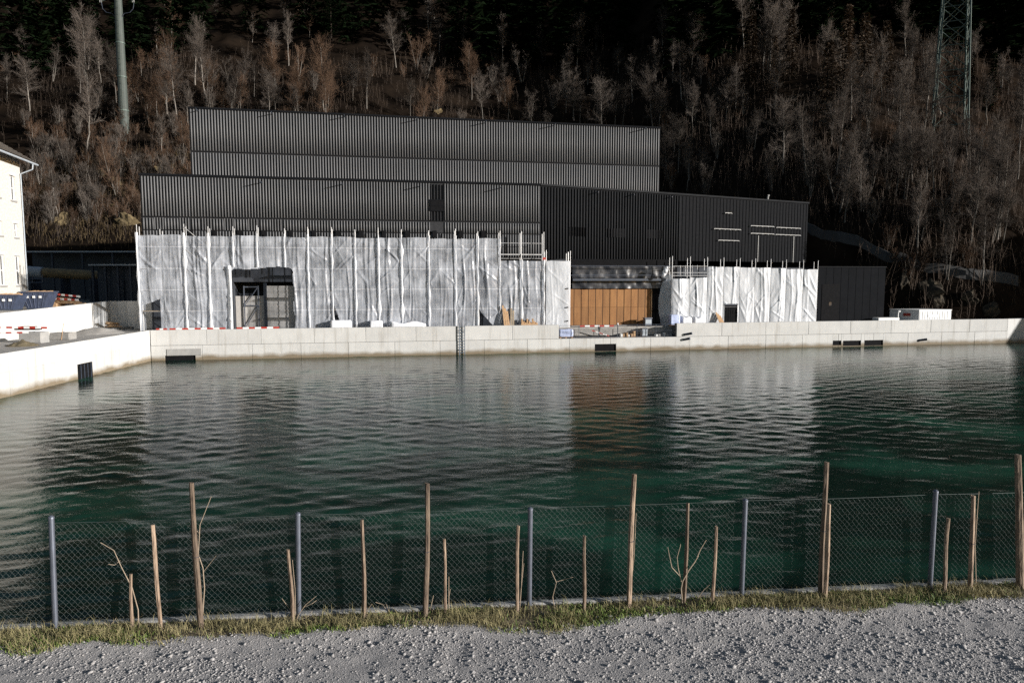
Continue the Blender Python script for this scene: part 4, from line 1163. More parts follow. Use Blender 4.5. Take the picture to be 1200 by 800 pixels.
a0, a1 = F1.s(1029.5, 1.2, 375), F1.s(1054, 1.2, 375); b0 = (a0, 1.2, DECK_Z); zc = F1.z(1042, 372.3, 1.2)
o = fthing(F1, b0, 'white_crate', 'low white box with a grey window in front of the container', 'box')
c = MB(b0); c.cbox(a0, a1, 1.2, 2.2, DECK_Z, zc, 0.02); c.build('body', M['white'], o)
c = MB(b0); c.box(F1.s(1038, 1.2, 375), F1.s(1049, 1.2, 375), 1.17, 1.198, F1.z(1042, 379, 1.2), F1.z(1042, 375, 1.2)); c.build('window', M['grey_concrete'], o)
s, z = F1.pix(1052.5, 365, 3.0)
c = MB(); c.tube((0, 0, 0), (0, 0, z - DECK_Z), 0.08, 0.08, 8).tube((0, 0, z - DECK_Z), (0.25, 0, z - DECK_Z + 0.05), 0.13, 0.13, 8)
o = c.build('vent_pipe', M['white']); o.location = F1.w(s, 3.0, DECK_Z); tag(o, 'short white vent pipe beside the site container', 'pipe')

# ================================================================== LEFT TERRACE AND YARD
def skip(loc, rz, label, L=3.0, H=1.5):
    o = thing('waste_skip', label, 'skip', loc, rz, 'blue waste skips')
    c = MB(); w0, w1 = 0.8, 0.95
    lo_, hi_ = L * 0.28, L * 0.5
    c.v = [(-lo_, -w0, 0.1), (lo_, -w0, 0.1), (lo_, w0, 0.1), (-lo_, w0, 0.1), (-hi_, -w1, H), (hi_, -w1, H), (hi_, w1, H), (-hi_, w1, H)]
    c.f = [(0, 3, 2, 1), (0, 1, 5, 4), (1, 2, 6, 5), (2, 3, 7, 6), (3, 0, 4, 7)]
    sh = c.build('shell', M['skip_blue'], o)
    for k in range(5):
        t = (k + 0.5) / 5 * 2 - 1; c = MB(); c.tube((t * lo_ * 0.95, -w0 - 0.012, 0.15), (t * hi_ * 0.92, -w1 - 0.012, H - 0.1), 0.035, 0.035, 4); c.build('side_rib', M['skip_blue'], sh)
    c = MB()
    for (a, q) in (((-hi_, -w1), (hi_, -w1)), ((hi_, -w1), (hi_, w1)), ((hi_, w1), (-hi_, w1)), ((-hi_, w1), (-hi_, -w1))): c.tube((*a, H), (*q, H), 0.06, 0.06, 6)
    c.build('rim', M['skip_blue'], o)
    for sg in (-1, 1):
        for k in range(3):
            c = MB(); x = (k - 1) * 0.55; c.box(x - 0.1, x + 0.1, sg * (w1 - 0.02) - 0.06, sg * (w1 - 0.02) + 0.06, H - 0.55, H - 0.35); c.build('lug', M['white'], o)
    c = MB(); c.box(-lo_, lo_, -w0, w0, 0, 0.098); c.build('base_runner', M['dark_steel'], o)
    rg = random.Random(int(loc[0] * 10)); c = MB()
    for k in range(14):
        x, y = rg.uniform(-hi_, hi_) * 0.85, rg.uniform(-w1, w1) * 0.8; c.tube((x - 0.5, y, H - 0.1 + rg.uniform(-0.05, 0.1)), (x + 0.5, y + 0.2, H + rg.uniform(-0.05, 0.15)), 0.07, 0.05, 5)
    c.build('scrap_load', M['timber'], o)
Pk = on_y(46, 352, 66.5); skip((Pk.x, 66.5, YARD), R(8), 'blue skip with timber scrap nearest to the red and white boards', 2.6, F1.o.z + on_y(46, 342, 66.5).z - YARD)
Pk = on_y(11, 352, 64.5); skip((Pk.x, 64.5, YARD), R(8), 'blue skip cut by the left picture edge below the stone house', 2.4, on_y(11, 345.5, 64.5).z - YARD)
# stacked barrier boards
for k, (x0, x1, y0, y1, lb_) in enumerate(((58, 94, 344, 347.5, 'topmost red and white board of the stack beside the skips'), (58, 92, 349.5, 351.5, 'lower red and white board of the stack beside the skips'))):
    board_bar(F1, on_y(x0, y0, 69.2), on_y(x1, y1, 69.6), 0.09, lb_, 8)
c = MB()
for k in range(5):
    a = on_y(58, 353 + 0.2 * k, 63.0) ; c.tube(on_y(58 + k, 355 - 1.6 * k, 69.3 + 0.1 * k), on_y(96 - 3 * k, 355 - 1.2 * k, 69.5 + 0.1 * k), 0.09, 0.09, 4)
c.box(-45.3, -44.9, 69.0, 70.4, YARD, YARD + 0.45); c.box(-43.2, -42.8, 69.0, 70.4, YARD, YARD + 0.45)
m_ = c.build('board_stack', M['timber']); tag(m_, 'pile of pale boards under the red and white barriers in the yard', 'boards')
# terrace: barriers, blocks, heap
TZ = DECK_Z + 0.2
def on_t(px, py): return on_z(px, py, TZ)
def block(px0, px1, py0, py1, label, mt):
    a = on_t(px0, py1); q = on_t(px1, py1); z1 = on_y(px0, py0, a.y).z
    o = thing('concrete_block', label, 'concrete block', a, 0, 'blocks on the terrace')
    w_ = q.x - a.x
    c = MB(); c.cbox(0, w_, 0, 1.0, 0, z1 - TZ, 0.04); b_ = c.build('block_body', mt, o)
    c = MB(); c.tube((w_ * 0.5 - 0.12, 0.5, z1 - TZ - 0.02), (w_ * 0.5 + 0.12, 0.5, z1 - TZ + 0.06), 0.02, 0.02, 6); c.build('lifting_eye', M['dark_steel'], o)
block(22, 48, 389.5, 402, 'large grey concrete block with barrier boards resting on it', M['grey_concrete'])
block(58, 81, 390, 398, 'dark grey concrete block right of the large one', M['joint'])
board_bar(F1, on_y(-6, 383.5, 51.2), on_y(55, 384, 51.6), 0.07, 'upper long red and white board over the terrace blocks', 9)
board_bar(F1, on_y(-6, 390, 50.4), on_y(33, 389.5, 50.6), 0.06, 'lower red and white board ending at the large block', 6)
c = MB(); c.box(-0.9, 0.9, -0.2, 0.2, 0, 0.12).box(-0.5, 0.6, -0.15, 0.15, 0.121, 0.28)
o = c.build('barrier_feet', M['black']); o.location = on_y(33, 386.5, 51.9); tag(o, 'black rubber barrier feet stacked on the large block', 'barrier feet')
def mound(name, px0, px1, py0, py1, mt, label, seed):
    a, q = on_t(px0, py1), on_t(px1, py1); cx, cy = 0.5 * (a.x + q.x), 0.5 * (a.y + q.y) + 0.6
    hx = 0.5 * (q.x - a.x); hh = on_y(0.5 * (px0 + px1), py0, cy).z - TZ
    n = 26
    g = np.linspace(-1, 1, n); X, Y = np.meshgrid(g, g)
    rr = np.sqrt(X * X + Y * Y)
    Z = hh * np.clip(1 - rr, 0, 1) ** 0.8 * (0.8 + 0.5 * (fbm(X * 3, Y * 3, 3, seed) - 0.5)) + 0.12 * (fbm(X * 8, Y * 8, 2, seed) - 0.5) * (rr < 1) - 0.03
    v = np.stack([(X * hx).ravel(), (Y * hx * 0.9).ravel(), Z.ravel()], 1)
    i = (np.arange(n - 1)[None, :] + n * np.arange(n - 1)[:, None]).ravel()
    o = link(name, np_mesh(name, v, np.stack([i, i + 1, i + n + 1, i + n], 1), mt, True)); o.location = (cx, cy, TZ)
    tag(o, label, 'heap')
mound('earth_heap', 2, 38, 396, 406, M['soil'], 'dark earth heap on the terrace at the left picture edge', 3)
mound('rubble_heap', 80, 140, 380, 391, M['deck'], 'flat heap of rubble below the terrace wall', 5)
c = MB()
rg = random.Random(8)
for k in range(7): c.tube((rg.uniform(-0.7, 0.2), rg.uniform(-0.3, 0.3), 0.05 + 0.09 * k), (rg.uniform(0.3, 1.2), rg.uniform(-0.3, 0.5), 0.08 + 0.06 * k), 0.06, 0.05, 5)
o = c.build('board_pile', M['timber']); o.location = on_t(130, 384); tag(o, 'small pile of broken boards by the shaded end of the terrace wall', 'boards')
c = MB(); c.tube((0, 0, 0), (0.25, 0, 1.35), 0.03, 0.02, 6); o = c.build('ranging_pole', M['timber']); o.location = on_t(72, 398); tag(o, 'thin pole leaning on the dark grey terrace block', 'pole')

# ---- stone house
HA = Vector((-50.3, 72.8, 0)); hd = Vector((0.27, -1, 0)).normalized()
HE = on_y(23, 187, 72.8).z
hphi = math.atan2(hd.y, hd.x)
FH = Frame((HA.x, HA.y), hphi)         # s toward the camera along the wall, d into... (left normal = +x side)
hs = thing('stone_house', 'tall pale rubble-stone house with grey tiled roof at the left edge', 'house', (HA.x, HA.y, YARD), hphi)
# in this frame +d points to the basin side, so the wall face is at d=0 and the house lies at d<0
H = HE - YARD; LW = 24.0
wins = []
for r_, (pa_, pb_) in enumerate(((206, 235), (262, 278), (300, 334))):
    zb_, zt_ = on_y(3, pb_, 71).z - YARD, on_y(3, pa_, 71).z - YARD
    for k in range(6): wins.append((1.35 + k * 3.6, 1.35 + k * 3.6 + (1.25 if r_ != 1 else 1.0), zb_, zt_))
c = MB(); c.box(0, LW, -12, -0.3, -1.5, H); c.build('inner_wall', M['joint'], hs)
c = MB()
for (p0, p1, q0, q1) in rect_minus((0, LW, -1.5, H), wins): c.box(p0, p1, -0.299, 0.0, q0, q1)
wl = c.build('wall', M['stone'], hs)
for (p0, p1, q0, q1) in wins:
    c = MB(); c.box(p0 + 0.002, p1 - 0.002, -0.28, -0.22, q0 + 0.002, q1 - 0.002); w_ = c.build('window', M['glass'], hs)
    c = MB(); m_ = 0.5 * (p0 + p1)
    for x in (p0 + 0.05, m_, p1 - 0.05): c.box(x - 0.045, x + 0.045, -0.218, -0.16, q0 + 0.003, q1 - 0.003)
    for z in (q0 + 0.05, 0.5 * (q0 + q1), q1 - 0.05): c.box(p0 + 0.003, p1 - 0.003, -0.215, -0.165, z - 0.04, z + 0.04)
    c.build('window_frame', M['white'], w_)
    c = MB(); c.box(p0 - 0.12, p1 + 0.12, 0.002, 0.07, q0 - 0.16, q0 - 0.002); c.build('window_sill', M['grey_concrete'], w_)
    c = MB(); c.box(p0 - 0.14, p1 + 0.14, 0.002, 0.03, q1 + 0.002, q1 + 0.28); c.build('window_lintel', M['concrete_dry'], w_)
c = MB()          # gable roof, ridge along s, overhanging
ov, rp = 1.15, 0.62
e0, e1 = -1.1, LW + 1.1
for sgn in (0, 1):
    y0, y1 = (ov, -6.0) if sgn == 0 else (-12 - ov, -6.0)
    z0, z1 = H - ov * rp + 0.35, H + 6 * rp + 0.35
    k = len(c.v)
    c.v += [(e0, y0, z0), (e1, y0, z0), (e1, y1, z1), (e0, y1, z1), (e0, y0, z0 + 0.16), (e1, y0, z0 + 0.16), (e1, y1, z1 + 0.16), (e0, y1, z1 + 0.16)]
    c.f += [tuple(k + i for i in q) for q in ((0, 3, 2, 1), (4, 5, 6, 7), (0, 1, 5, 4), (1, 2, 6, 5), (2, 3, 7, 6), (3, 0, 4, 7))]
rf = c.build('roof', M['slate'], hs)
c = MB()
for k in range(17):
    t = (k + 0.5) / 17.5; y = ov + (-6.0 - ov) * t; z = H - ov * rp + 0.35 + 0.16 + (6 + ov) * rp * t
    c.box(e0 + 0.02, e1 - 0.02, y - 0.02, y + 0.2, z + 0.002, z + 0.03 - 0.0)
c.build('tile_course', M['slate'], rf, kind='stuff')
c = MB(); c.tube((e0, ov + 0.1, H - ov * rp + 0.36), (e1, ov + 0.1, H - ov * rp + 0.36), 0.11, 0.11, 8); c.build('gutter', M['pipe_grey'], rf)
c = MB(); c.path([(0.15, ov + 0.1, H - ov * rp + 0.3), (0.15, ov + 0.05, H - ov * rp - 0.25), (0.15, 0.10, H - ov * rp - 0.75), (0.15, 0.10, 0.2)], 0.06, 8); c.build('downpipe', M['pipe_grey'], hs)
c = MB(); c.v = [(0, -0.3, H), (0, -11.7, H), (0, -6, H + 6 * rp + 0.2), (0.3, -0.3, H), (0.3, -11.7, H), (0.3, -6, H + 6 * rp + 0.2)]; c.f = [(0, 1, 2), (3, 5, 4), (0, 2, 5, 3), (1, 4, 5, 2), (0, 3, 4, 1)]
c.build('gable', M['stone'], hs)

# ---- dim plant behind the house: big pipe on trestles, long canopies
def wp(px, py, y): return on_y(px, py, y)
Yp = 88.0
b0 = wp(95, 345, Yp); b0.z = YARD - 0.05
pp_ = thing('pipeline', 'large ochre pipeline with pale end in shade beside the house', 'pipe', b0)
c = MB(b0); a, q = wp(51, 319.5, Yp), wp(165, 325.5, Yp + 3); rr_ = 0.62
c.tube(a, a.lerp(q, 0.5), rr_, rr_, 20).tube(a.lerp(q, 0.5), q, rr_, rr_, 20); c.build('pipe_run', M['pipe'], pp_, smooth=False)
c = MB(b0); a2 = wp(24, 317.5, Yp); c.tube(a2, a, rr_ + 0.06, rr_ + 0.06, 20); c.build('pipe_end', M['pipe_grey'], pp_)
for px in (40, 75, 110, 148):
    t = wp(px, 322, Yp + 0.5); c = MB(b0); c.box(t.x - 0.15, t.x + 0.15, Yp - 0.5, Yp + 1.5, YARD - 0.5, t.z - 0.5); c.build('trestle', M['dark_steel'], pp_)
c = MB(b0)
for py in (326.5, 331): c.tube(wp(27, py, Yp - 1.5), wp(50, py, Yp - 1.5), 0.07, 0.07, 6)
for px in (30, 38, 50): c.tube(wp(px, 322, Yp - 1.5), wp(px, 331, Yp - 1.5), 0.06, 0.06, 6)
c.build('handrail', M['steel'], pp_)
def canopy(px0, px1, py, Y, dep, label):
    a, q = wp(px0, py, Y), wp(px1, py, Y); b0 = (a.x, Y, YARD - 0.3)
    o = thing('canopy', label, 'canopy', b0)
    c = MB(b0); c.box(a.x, q.x, Y, Y + dep, a.z - 0.12, a.z + 0.05); c.build('roof', M['pipe_grey'], o)
    n = 5
    for k in range(n):
        x = a.x + 0.3 + (q.x - a.x - 0.6) * k / (n - 1); c = MB(b0); c.box(x - 0.12, x + 0.12, Y + 0.3, Y + 0.54, YARD - 1.5, a.z - 0.121); c.build('column', M['dark_steel'], o)
    c = MB(b0); c.box(a.x + 0.1, q.x - 0.1, Y + dep - 0.3, Y + dep - 0.1, YARD - 1.5, a.z - 0.122); c.build('back_wall', M['dark_steel'], o)
canopy(20, 168, 294.5, 93, 3, 'long dim canopy with a pale roof edge below the scrub slope')
canopy(103, 168, 310, 86, 2, 'short dim canopy with a pale edge beside the scaffold end')

# ---- masts on the slope
mb_ = on_hill(146.5, 166)
Pm = mb_
mast = thing('tubular_mast', 'tall pale green tubular power mast standing on the slope', 'mast', Pm)
hm = 62.0
sc_ = (Pm - EYE).length / 836
c = MB(); c.tube((0, 0, -2), (0, 0, hm * 0.5), 4.8 * sc_, 3.4 * sc_, 16).tube((0, 0, hm * 0.5), (0, 0, hm), 3.4 * sc_, 2.7 * sc_, 16); c.build('shaft', M['pole_green'], mast)
for k in range(40):
    z = 1.5 + k * 1.2; r_ = (4.8 - 1.4 * z / (hm * 0.5)) * sc_
    c = MB(); c.tube((0.35 * r_, -0.9 * r_, z), (0.35 * r_ + 0.0, -0.9 * r_ - 0.22, z), 0.03, 0.03, 5); c.build('climbing_rung', M['lattice'], mast)
for z in (6.0, 12.5, 19.0):
    r_ = (4.8 - 1.4 * z / (hm * 0.5)) * sc_; c = MB(); c.tube((0, 0, z - 0.12), (0, 0, z + 0.12), r_ + 0.09, r_ + 0.09, 16); c.build('flange', M['lattice'], mast)
zt_ = (on_y(143, 6, Pm.y).z - Pm.z); r_ = 0.75
for sg in (-1, 1):
    c = MB(); c.tube((sg * r_ * 0.7, 0, zt_ + 2.0), (sg * 3.2, -0.2, zt_ + 0.6), 0.16, 0.12, 8); c.build('cross_arm', M['pole_green'], mast)
    c = MB()
    for q in (-0.28, 0.0): c.tube((sg * 3.2 + q, -0.2, zt_ + 0.4), (sg * 3.2 + q, -0.2, zt_ + 3.5), 0.09, 0.09, 8)
    c.build('insulator', M['rail'], mast)
    c = MB(); c.path([(sg * 3.2, -0.2, zt_ + 0.4), (sg * 3.0, -0.2, zt_ - 0.8), (sg * 2.3, -0.2, zt_ - 1.5), (sg * 1.2, -0.2, zt_ - 1.7), (sg * 0.6, -0.2, zt_ - 2.5)], 0.05, 6); c.build('jumper_cable', M['dark_steel'], mast)
lp = on_hill(1112, 150)
Pl = lp
pyl = thing('lattice_pylon', 'green steel lattice pylon among the conifers on the upper slope', 'pylon', Pl)
sc_ = (Pl - EYE).length / 836
hl = 60.0; hb_ = 20 * sc_
def leg_at(i, z):
    t = 1 - 0.72 * z / hl; a_ = R(20) + i * math.pi / 2
    return Vector((math.cos(a_) * hb_ * t, math.sin(a_) * hb_ * t + 0.0, z))
for i in range(4):
    c = MB(); c.tube(leg_at(i, -4), leg_at(i, hl), 0.16, 0.10, 4); c.build('leg', M['lattice'], pyl)
for i in range(4):
    j = (i + 1) % 4; c = MB()
    zz = 0.0; hgt = 4.4
    while zz < hl - 4:
        c.tube(leg_at(i, zz), leg_at(j, zz + hgt), 0.06, 0.06, 4); c.tube(leg_at(j, zz), leg_at(i, zz + hgt), 0.06, 0.06, 4); c.tube(leg_at(i, zz), leg_at(j, zz), 0.07, 0.07, 4)
        zz += hgt; hgt *= 0.94
    c.build('side_bracing', M['lattice'], pyl)

# ================================================================== FENCE AND STAKES
fb = (0, 0, GZ)
fence = fthing(F3, (0, 0, GZ), 'chain_link_fence', 'chain-link fence with steel posts along the near bank', 'fence')
fposts = [(60, 607, 64.5, 735), (349, 603, 350, 729), (621.5, 597, 620, 718), (873.5, 587, 868.5, 706), (1096.5, 576.5, 1089.5, 690)]
ps = []
for (tx, ty, bx, by) in fposts:
    s, z = F3.pix(bx, by, 0.0); st, zt_ = F3.pix(tx, ty, 0.0)
    ps.append((s, st, zt_))
sp0 = ps[1][0] - ps[0][0]
ps = [(ps[0][0] - sp0 * k, ps[0][0] - sp0 * k, ps[0][2]) for k in (2, 1)] + ps + [(ps[-1][0] + sp0 * 0.97 * k, ps[-1][0] + sp0 * 0.97 * k, ps[-1][2]) for k in (1, 2, 3)]
for s, st, zt_ in ps:
    c = MB(); c.tube((s, 0, -0.2), (st, 0, zt_ - GZ), 0.030, 0.030, 12); p_ = c.build('steel_post', M['steel'], fence, smooth=False)
    c = MB(); c.tube((st, 0, zt_ - GZ), (st, 0, zt_ - GZ + 0.018), 0.034, 0.032, 12).tube((st, 0, zt_ - GZ + 0.018), (st, 0, zt_ - GZ + 0.034), 0.032, 0.012, 12); c.build('post_cap', M['steel'], p_)
ztf = float(np.mean([z for _, _, z in ps])) - GZ - 0.035
def zig():
    s_a, s_b = ps[0][0] - 2, ps[-1][0] + 2
    p = 0.033; q_ = 0.037; hgt = ztf - 0.03
    n = int((s_b - s_a) / p); m = int(hgt / q_)
    k = np.arange(n)[:, None]; j = np.arange(m + 1)[None, :]
    sgn = np.where(((j + k) % 2) == 0, -0.5, 0.5)
    S_ = s_a + k * p + sgn * p * 1.06 + 0.004 * (vnoise(k * 0.7, j * 0.5, 3) - 0.5)
    Z_ = 0.03 + j * q_ + 0 * k
    sag = 0.012 * np.sin((S_ - ps[0][0]) / sp0 * math.pi) ** 2 * (Z_ / hgt)
    Dd = np.where((j % 2) == 0, -0.0035, 0.0035) + 0 * k + 0.03 + 0.016 * (vnoise(S_ * 1.2, Z_ * 2, 5) - 0.5)
    P = np.stack([S_, Dd, Z_ - sag], 2)
    r = 0.00125
    ring = np.array([(r, 0, 0), (-r * 0.5, r * 0.87, 0), (-r * 0.5, -r * 0.87, 0)])
    V = (P[:, :, None, :] + ring[None, None]).reshape(-1, 3)
    a = (np.arange(n)[:, None] * (m + 1) + np.arange(m)[None, :]).ravel() * 3
    f = []
    for q in range(3):
        w_ = (q + 1) % 3
        f.append(np.stack([a + q, a + w_, a + 3 + w_, a + 3 + q], 1))
    return np_mesh('wire_mesh', V, np.concatenate(f), M['wire'])
link('wire_mesh', zig(), fence, 'stuff')
for z in (ztf, 0.06):
    c = MB(); pts_ = []
    for i in range(len(ps) - 1):
        for t in np.linspace(0, 1, 7)[:-1]:
            pts_.append((ps[i][1] + (ps[i + 1][1] - ps[i][1]) * t, 0.03, z - 0.012 * math.sin(math.pi * t) * (z / ztf)))
    c.path(pts_, 0.0022, 5); c.build('tension_wire', M['wire'], fence)

stakes = [(152.5, 673, 154, 742, 4.2, 'shortest bare wooden stake, left of the tilted pair'), (179, 614, 189, 741, 5, 'tilted wooden stake between the shortest stake and a tall one'),
          (223.5, 566, 235, 740, 7, 'tall sunlit wooden stake leaning left, a thin sapling beside it'), (338.5, 643, 343.5, 735, 5, 'short gnarled stake just left of the second steel post'),
          (425, 608, 427, 733, 5.5, 'upright brown stake midway between second and third steel posts'), (501.5, 566, 498.5, 729, 7, 'tall rough brown stake left of the middle of the fence'),
          (520.5, 632, 522.5, 726, 4.2, 'thin short stake just right of the tall rough brown one'), (607, 615, 605.5, 725, 5, 'brown stake just left of the middle steel post'),
          (685, 627, 684, 719, 4.6, 'plain mid-height stake right of the middle steel post'), (743, 555, 736, 717, 7, 'tall thick grey-brown stake leaning right near the middle'),
          (806.5, 589, 801.5, 711, 5, 'stake rising out of a pale forked dead sapling'), (839.5, 616, 834.5, 708, 4.6, 'short brown stake left of the fourth steel post'),
          (968, 541, 961.5, 704, 7, 'tall brown stake with a pale shorter one leaning against it'), (971.5, 590, 966.5, 706, 5, 'pale shorter stake standing against the tall brown one'),
          (1109.5, 606, 1106, 692, 4.5, 'short pale stake just right of the fifth steel post'), (1142.5, 581, 1137, 689, 5.2, 'reddish stake near the picture edge, bark still on'),
          (1192, 532, 1196, 686, 7.5, 'tallest stake cut by the right picture edge')]
import bmesh
for i, (tx, ty, bx, by, wpx, lb_) in enumerate(stakes):
    dd = -0.10 - 0.03 * (i % 3) - (0.05 if i == 13 else 0)
    s, z = F3.pix(bx, by, dd); st, zt_ = F3.pix(tx, ty, dd)
    P0 = F3.w(s, dd, GZ - 0.02); P1 = F3.w(st, dd + random.Random(i).uniform(-0.03, 0.03), zt_)
    r_ = 0.40 * wpx * (P0 - EYE).length / 836
    o = thing('wooden_stake', lb_, 'stake', P0, 0, 'wooden stakes along the fence')
    V = P1 - P0; rg = random.Random(100 + i)
    n, m = 7, 14
    c = MB()
    ph = rg.uniform(0, 6)
    for j in range(m + 1):
        t = j / m
        cx = 0.006 * math.sin(t * 5 + ph); cy = 0.005 * math.sin(t * 7 + ph * 2)
        for q in range(n):
            a_ = 2 * math.pi * q / n + ph
            rad = r_ * (1.08 - 0.16 * t) * (1 + 0.10 * math.sin(q * 2.1 + t * 3 + ph) + rg.uniform(-0.03, 0.03))
            c.v.append((V.x * t + cx + rad * math.cos(a_), V.y * t + cy + rad * math.sin(a_), V.z * t + (rg.uniform(-0.004, 0.004) if j == m else 0)))
    for j in range(m):
        for q in range(n):
            w_ = (q + 1) % n; c.f.append((j * n + q, j * n + w_, (j + 1) * n + w_, (j + 1) * n + q))
    c.f.append(tuple(m * n + q for q in range(n)))
    c.build('stake_shaft', M['stake'], o, smooth=False)
    if i in (2, 5, 9, 12, 15):                         # tie wire holding the plant
        for t in (0.5,):
            c = MB(); Q = V * t
            for q in range(10):
                a_, b_ = 2 * math.pi * q / 10, 2 * math.pi * (q + 1) / 10
                c.tube((Q.x + 1.15 * r_ * math.cos(a_), Q.y + 1.15 * r_ * math.sin(a_), Q.z), (Q.x + 1.15 * r_ * math.cos(b_), Q.y + 1.15 * r_ * math.sin(b_), Q.z), 0.003, 0.003, 4)
            c.build('tie_wire', M['dark_steel'], o)

# dead saplings planted at the stakes: polylines in picture points, laid in the plane of the verge
def sapling(lines, label, dd=-0.08, r=0.006):
    s0, z0 = F3.pix(*lines[0][0], dd); b_ = F3.w(s0, dd, GZ)
    o = thing('dead_sapling', label, 'sapling', b_, F3.phi, 'dead saplings on the verge')
    for k, ln in enumerate(lines):
        c = MB(); pts_ = []
        for q, (x, y) in enumerate(ln):
            s, z = F3.pix(x, y, dd); pts_.append((s - s0, 0.02 * math.sin(q * 1.7 + k), max(z - GZ, -0.01 if q == 0 and k == 0 else z - GZ)))
        n = len(pts_)
        for q in range(n - 1):
            ra = r * (1 if k == 0 else 0.65); c.tube(pts_[q], pts_[q + 1], ra * (1 - 0.6 * q / n), ra * (1 - 0.6 * (q + 1) / n), 5)
        c.build('stem' if k == 0 else 'twig', M['twig'], o)
sapling([[(163, 742), (161, 715), (155, 688), (143, 663), (133, 645), (117, 636)], [(140, 657), (134, 662), (128, 660)]], 'thin arching dead sapling behind the shortest stake')
sapling([[(237, 741), (239, 690), (238, 665), (233, 648), (234, 615), (247, 582)], [(238, 670), (246, 660), (254, 650)], [(233, 625), (226, 617), (220, 615)]], 'thin sapling climbing beside the tall sunlit stake')
sapling([[(347, 735), (350, 720), (358, 708), (371, 697)], [(348, 728), (338, 712), (331, 700)], [(346, 722), (346, 690), (343, 655)], [(356, 711), (366, 706), (371, 703)], [(352, 725), (360, 722), (366, 716)]], 'small spiky dead plant at the foot of the short gnarled stake')
sapling([[(430, 733), (431, 714), (436, 707)], [(440, 706), (448, 708), (453, 707), (456, 716)], [(448, 708), (452, 712)]], 'bent pale twig right of the upright brown stake')
sapling([[(501, 729), (504, 716), (508, 697)], [(502, 722), (506, 715), (509, 718)], [(504, 716), (508, 713)]], 'tuft of dead twigs at the foot of the tall rough brown stake')
sapling([[(527, 727), (526, 705), (526, 675)], [(526, 700), (528, 690)]], 'reddish stem right of the thin short stake')
sapling([[(609, 724), (611, 690), (613, 645)], [(611, 690), (614, 660)]], 'upright stem between the brown stake and the middle steel post')
sapling([[(739, 718), (740, 690), (743, 650), (745, 600)], [(743, 650), (745, 625)]], 'straight stem behind the tall thick stake', -0.06)
sapling([[(800, 712), (799, 690), (800, 680), (806, 668), (815, 658), (822, 643), (827, 632)], [(799, 682), (795, 665), (793, 652), (797, 640), (798, 638)], [(798, 676), (787, 664), (784, 650), (783, 641)], [(813, 660), (818, 650)]], 'pale forked dead sapling with four upright branches', -0.16, 0.009)
sapling([[(816, 708), (819, 700), (825, 690), (831, 684)], [(819, 700), (826, 697)]], 'small curved twig between the forked sapling and a short stake')
sapling([[(1144, 690), (1144, 640), (1145, 600), (1146, 575)], [(1144, 620), (1141, 600), (1138, 592)]], 'thin stem beside the reddish stake', -0.06)
sapling([[(650, 721), (648, 700), (652, 682), (646, 668)], [(652, 682), (672, 676)]], 'faint wiry sapling right of the middle steel post')
sapling([[(130, 742), (128, 733), (136, 724)], [(128, 735), (122, 730)]], 'tiny dead sprig left of the shortest stake')

# ================================================================== SLOPE: TRACK, ROCKS, TREES
def ribbon(name, pix_pts, wd, mt, lift):
    pts_ = [on_hill(*p) for p in pix_pts]
    dense = []
    for a, q in zip(pts_[:-1], pts_[1:]):
        for k in range(8): dense.append(a.lerp(q, k / 8))
    dense.append(pts_[-1])
    v = []; f = []
    for k, p in enumerate(dense):
        t = (dense[min(k + 1, len(dense) - 1)] - dense[max(k - 1, 0)]); t.z = 0; t.normalize(); nn = Vector((-t.y, t.x, 0))
        zc = max(hz(*(p + nn * w_)[:2]) for w_ in (-wd, 0)) + lift
        for w_ in (-wd, wd): v.append(tuple(p + nn * w_)[:2] + (zc,))
        for w_ in (-wd * 1.1, wd * 1.05): v.append(tuple(p + nn * w_)[:2] + (zc - 2.5,))
    for k in range(len(dense) - 1):
        a = 4 * k
        f += [(a, a + 4, a + 5, a + 1), (a + 2, a + 6, a + 4, a), (a + 1, a + 5, a + 7, a + 3)]
    return link(name, np_mesh(name, v, f, mt, False))
trk = ribbon('hill_track', [(930, 262), (955, 269), (985, 276), (1015, 289), (1045, 301), (1085, 311), (1130, 318), (1190, 330)], 0.6, M['track'], 0.15)
tag(trk, 'pale track descending the slope right of the building', None, kind='structure')

def rock_mesh(seed, squash=0.7):
    bm = bmesh.new(); bmesh.ops.create_icosphere(bm, subdivisions=3, radius=1.0)
    for v in bm.verts:
        n1 = mnoise.noise(v.co * 1.1 + Vector((seed * 7.1, 0, 0))); n2 = mnoise.noise(v.co * 2.7 + Vector((0, seed * 3.3, 0)))
        v.co *= 1 + 0.55 * n1 + 0.35 * n2 + 0.16 * mnoise.noise(v.co * 6)
        v.co.z *= squash
    me = bpy.data.meshes.new('rock'); bm.to_mesh(me); bm.free(); me.materials.append(M['rock'])
    return me
rocks = [rock_mesh(i) for i in range(5)]
rocks_o = []
for r0_ in rocks:
    r1_ = r0_.copy(); r1_.materials.clear(); r1_.materials.append(M['rock_ochre']); rocks_o.append(r1_)
rspec = [(138, 213, 1.5, 'ochre boulder on the scrub slope left of the building'), (193, 199, 1.3, 'ochre boulder by the upper left roof corner'), (128, 246, 1.8, 'rock outcrop in the scrub left of the scaffold'),
         (512, 132, 1.6, 'pale boulder above the roof edge among bare trees'), (1088, 335, 2.2, 'large rock at the foot of the slope above the site container'), (1100, 352, 1.9, 'rock below the large one near the container'),
         (1135, 350, 1.5, 'rock at the slope foot right of the container'), (1160, 362, 1.4, 'low rock on the bank near the right picture edge'), (1060, 330, 1.7, 'rock behind the right corner of the black cube'),
         (118, 205, 1.0, 'small ochre rock left of the ochre boulder'), (150, 262, 1.5, 'rock at the base of the scrub slope beside the scaffold'), (75, 262, 1.4, 'pale rock at the base of the scrub slope near the house')]
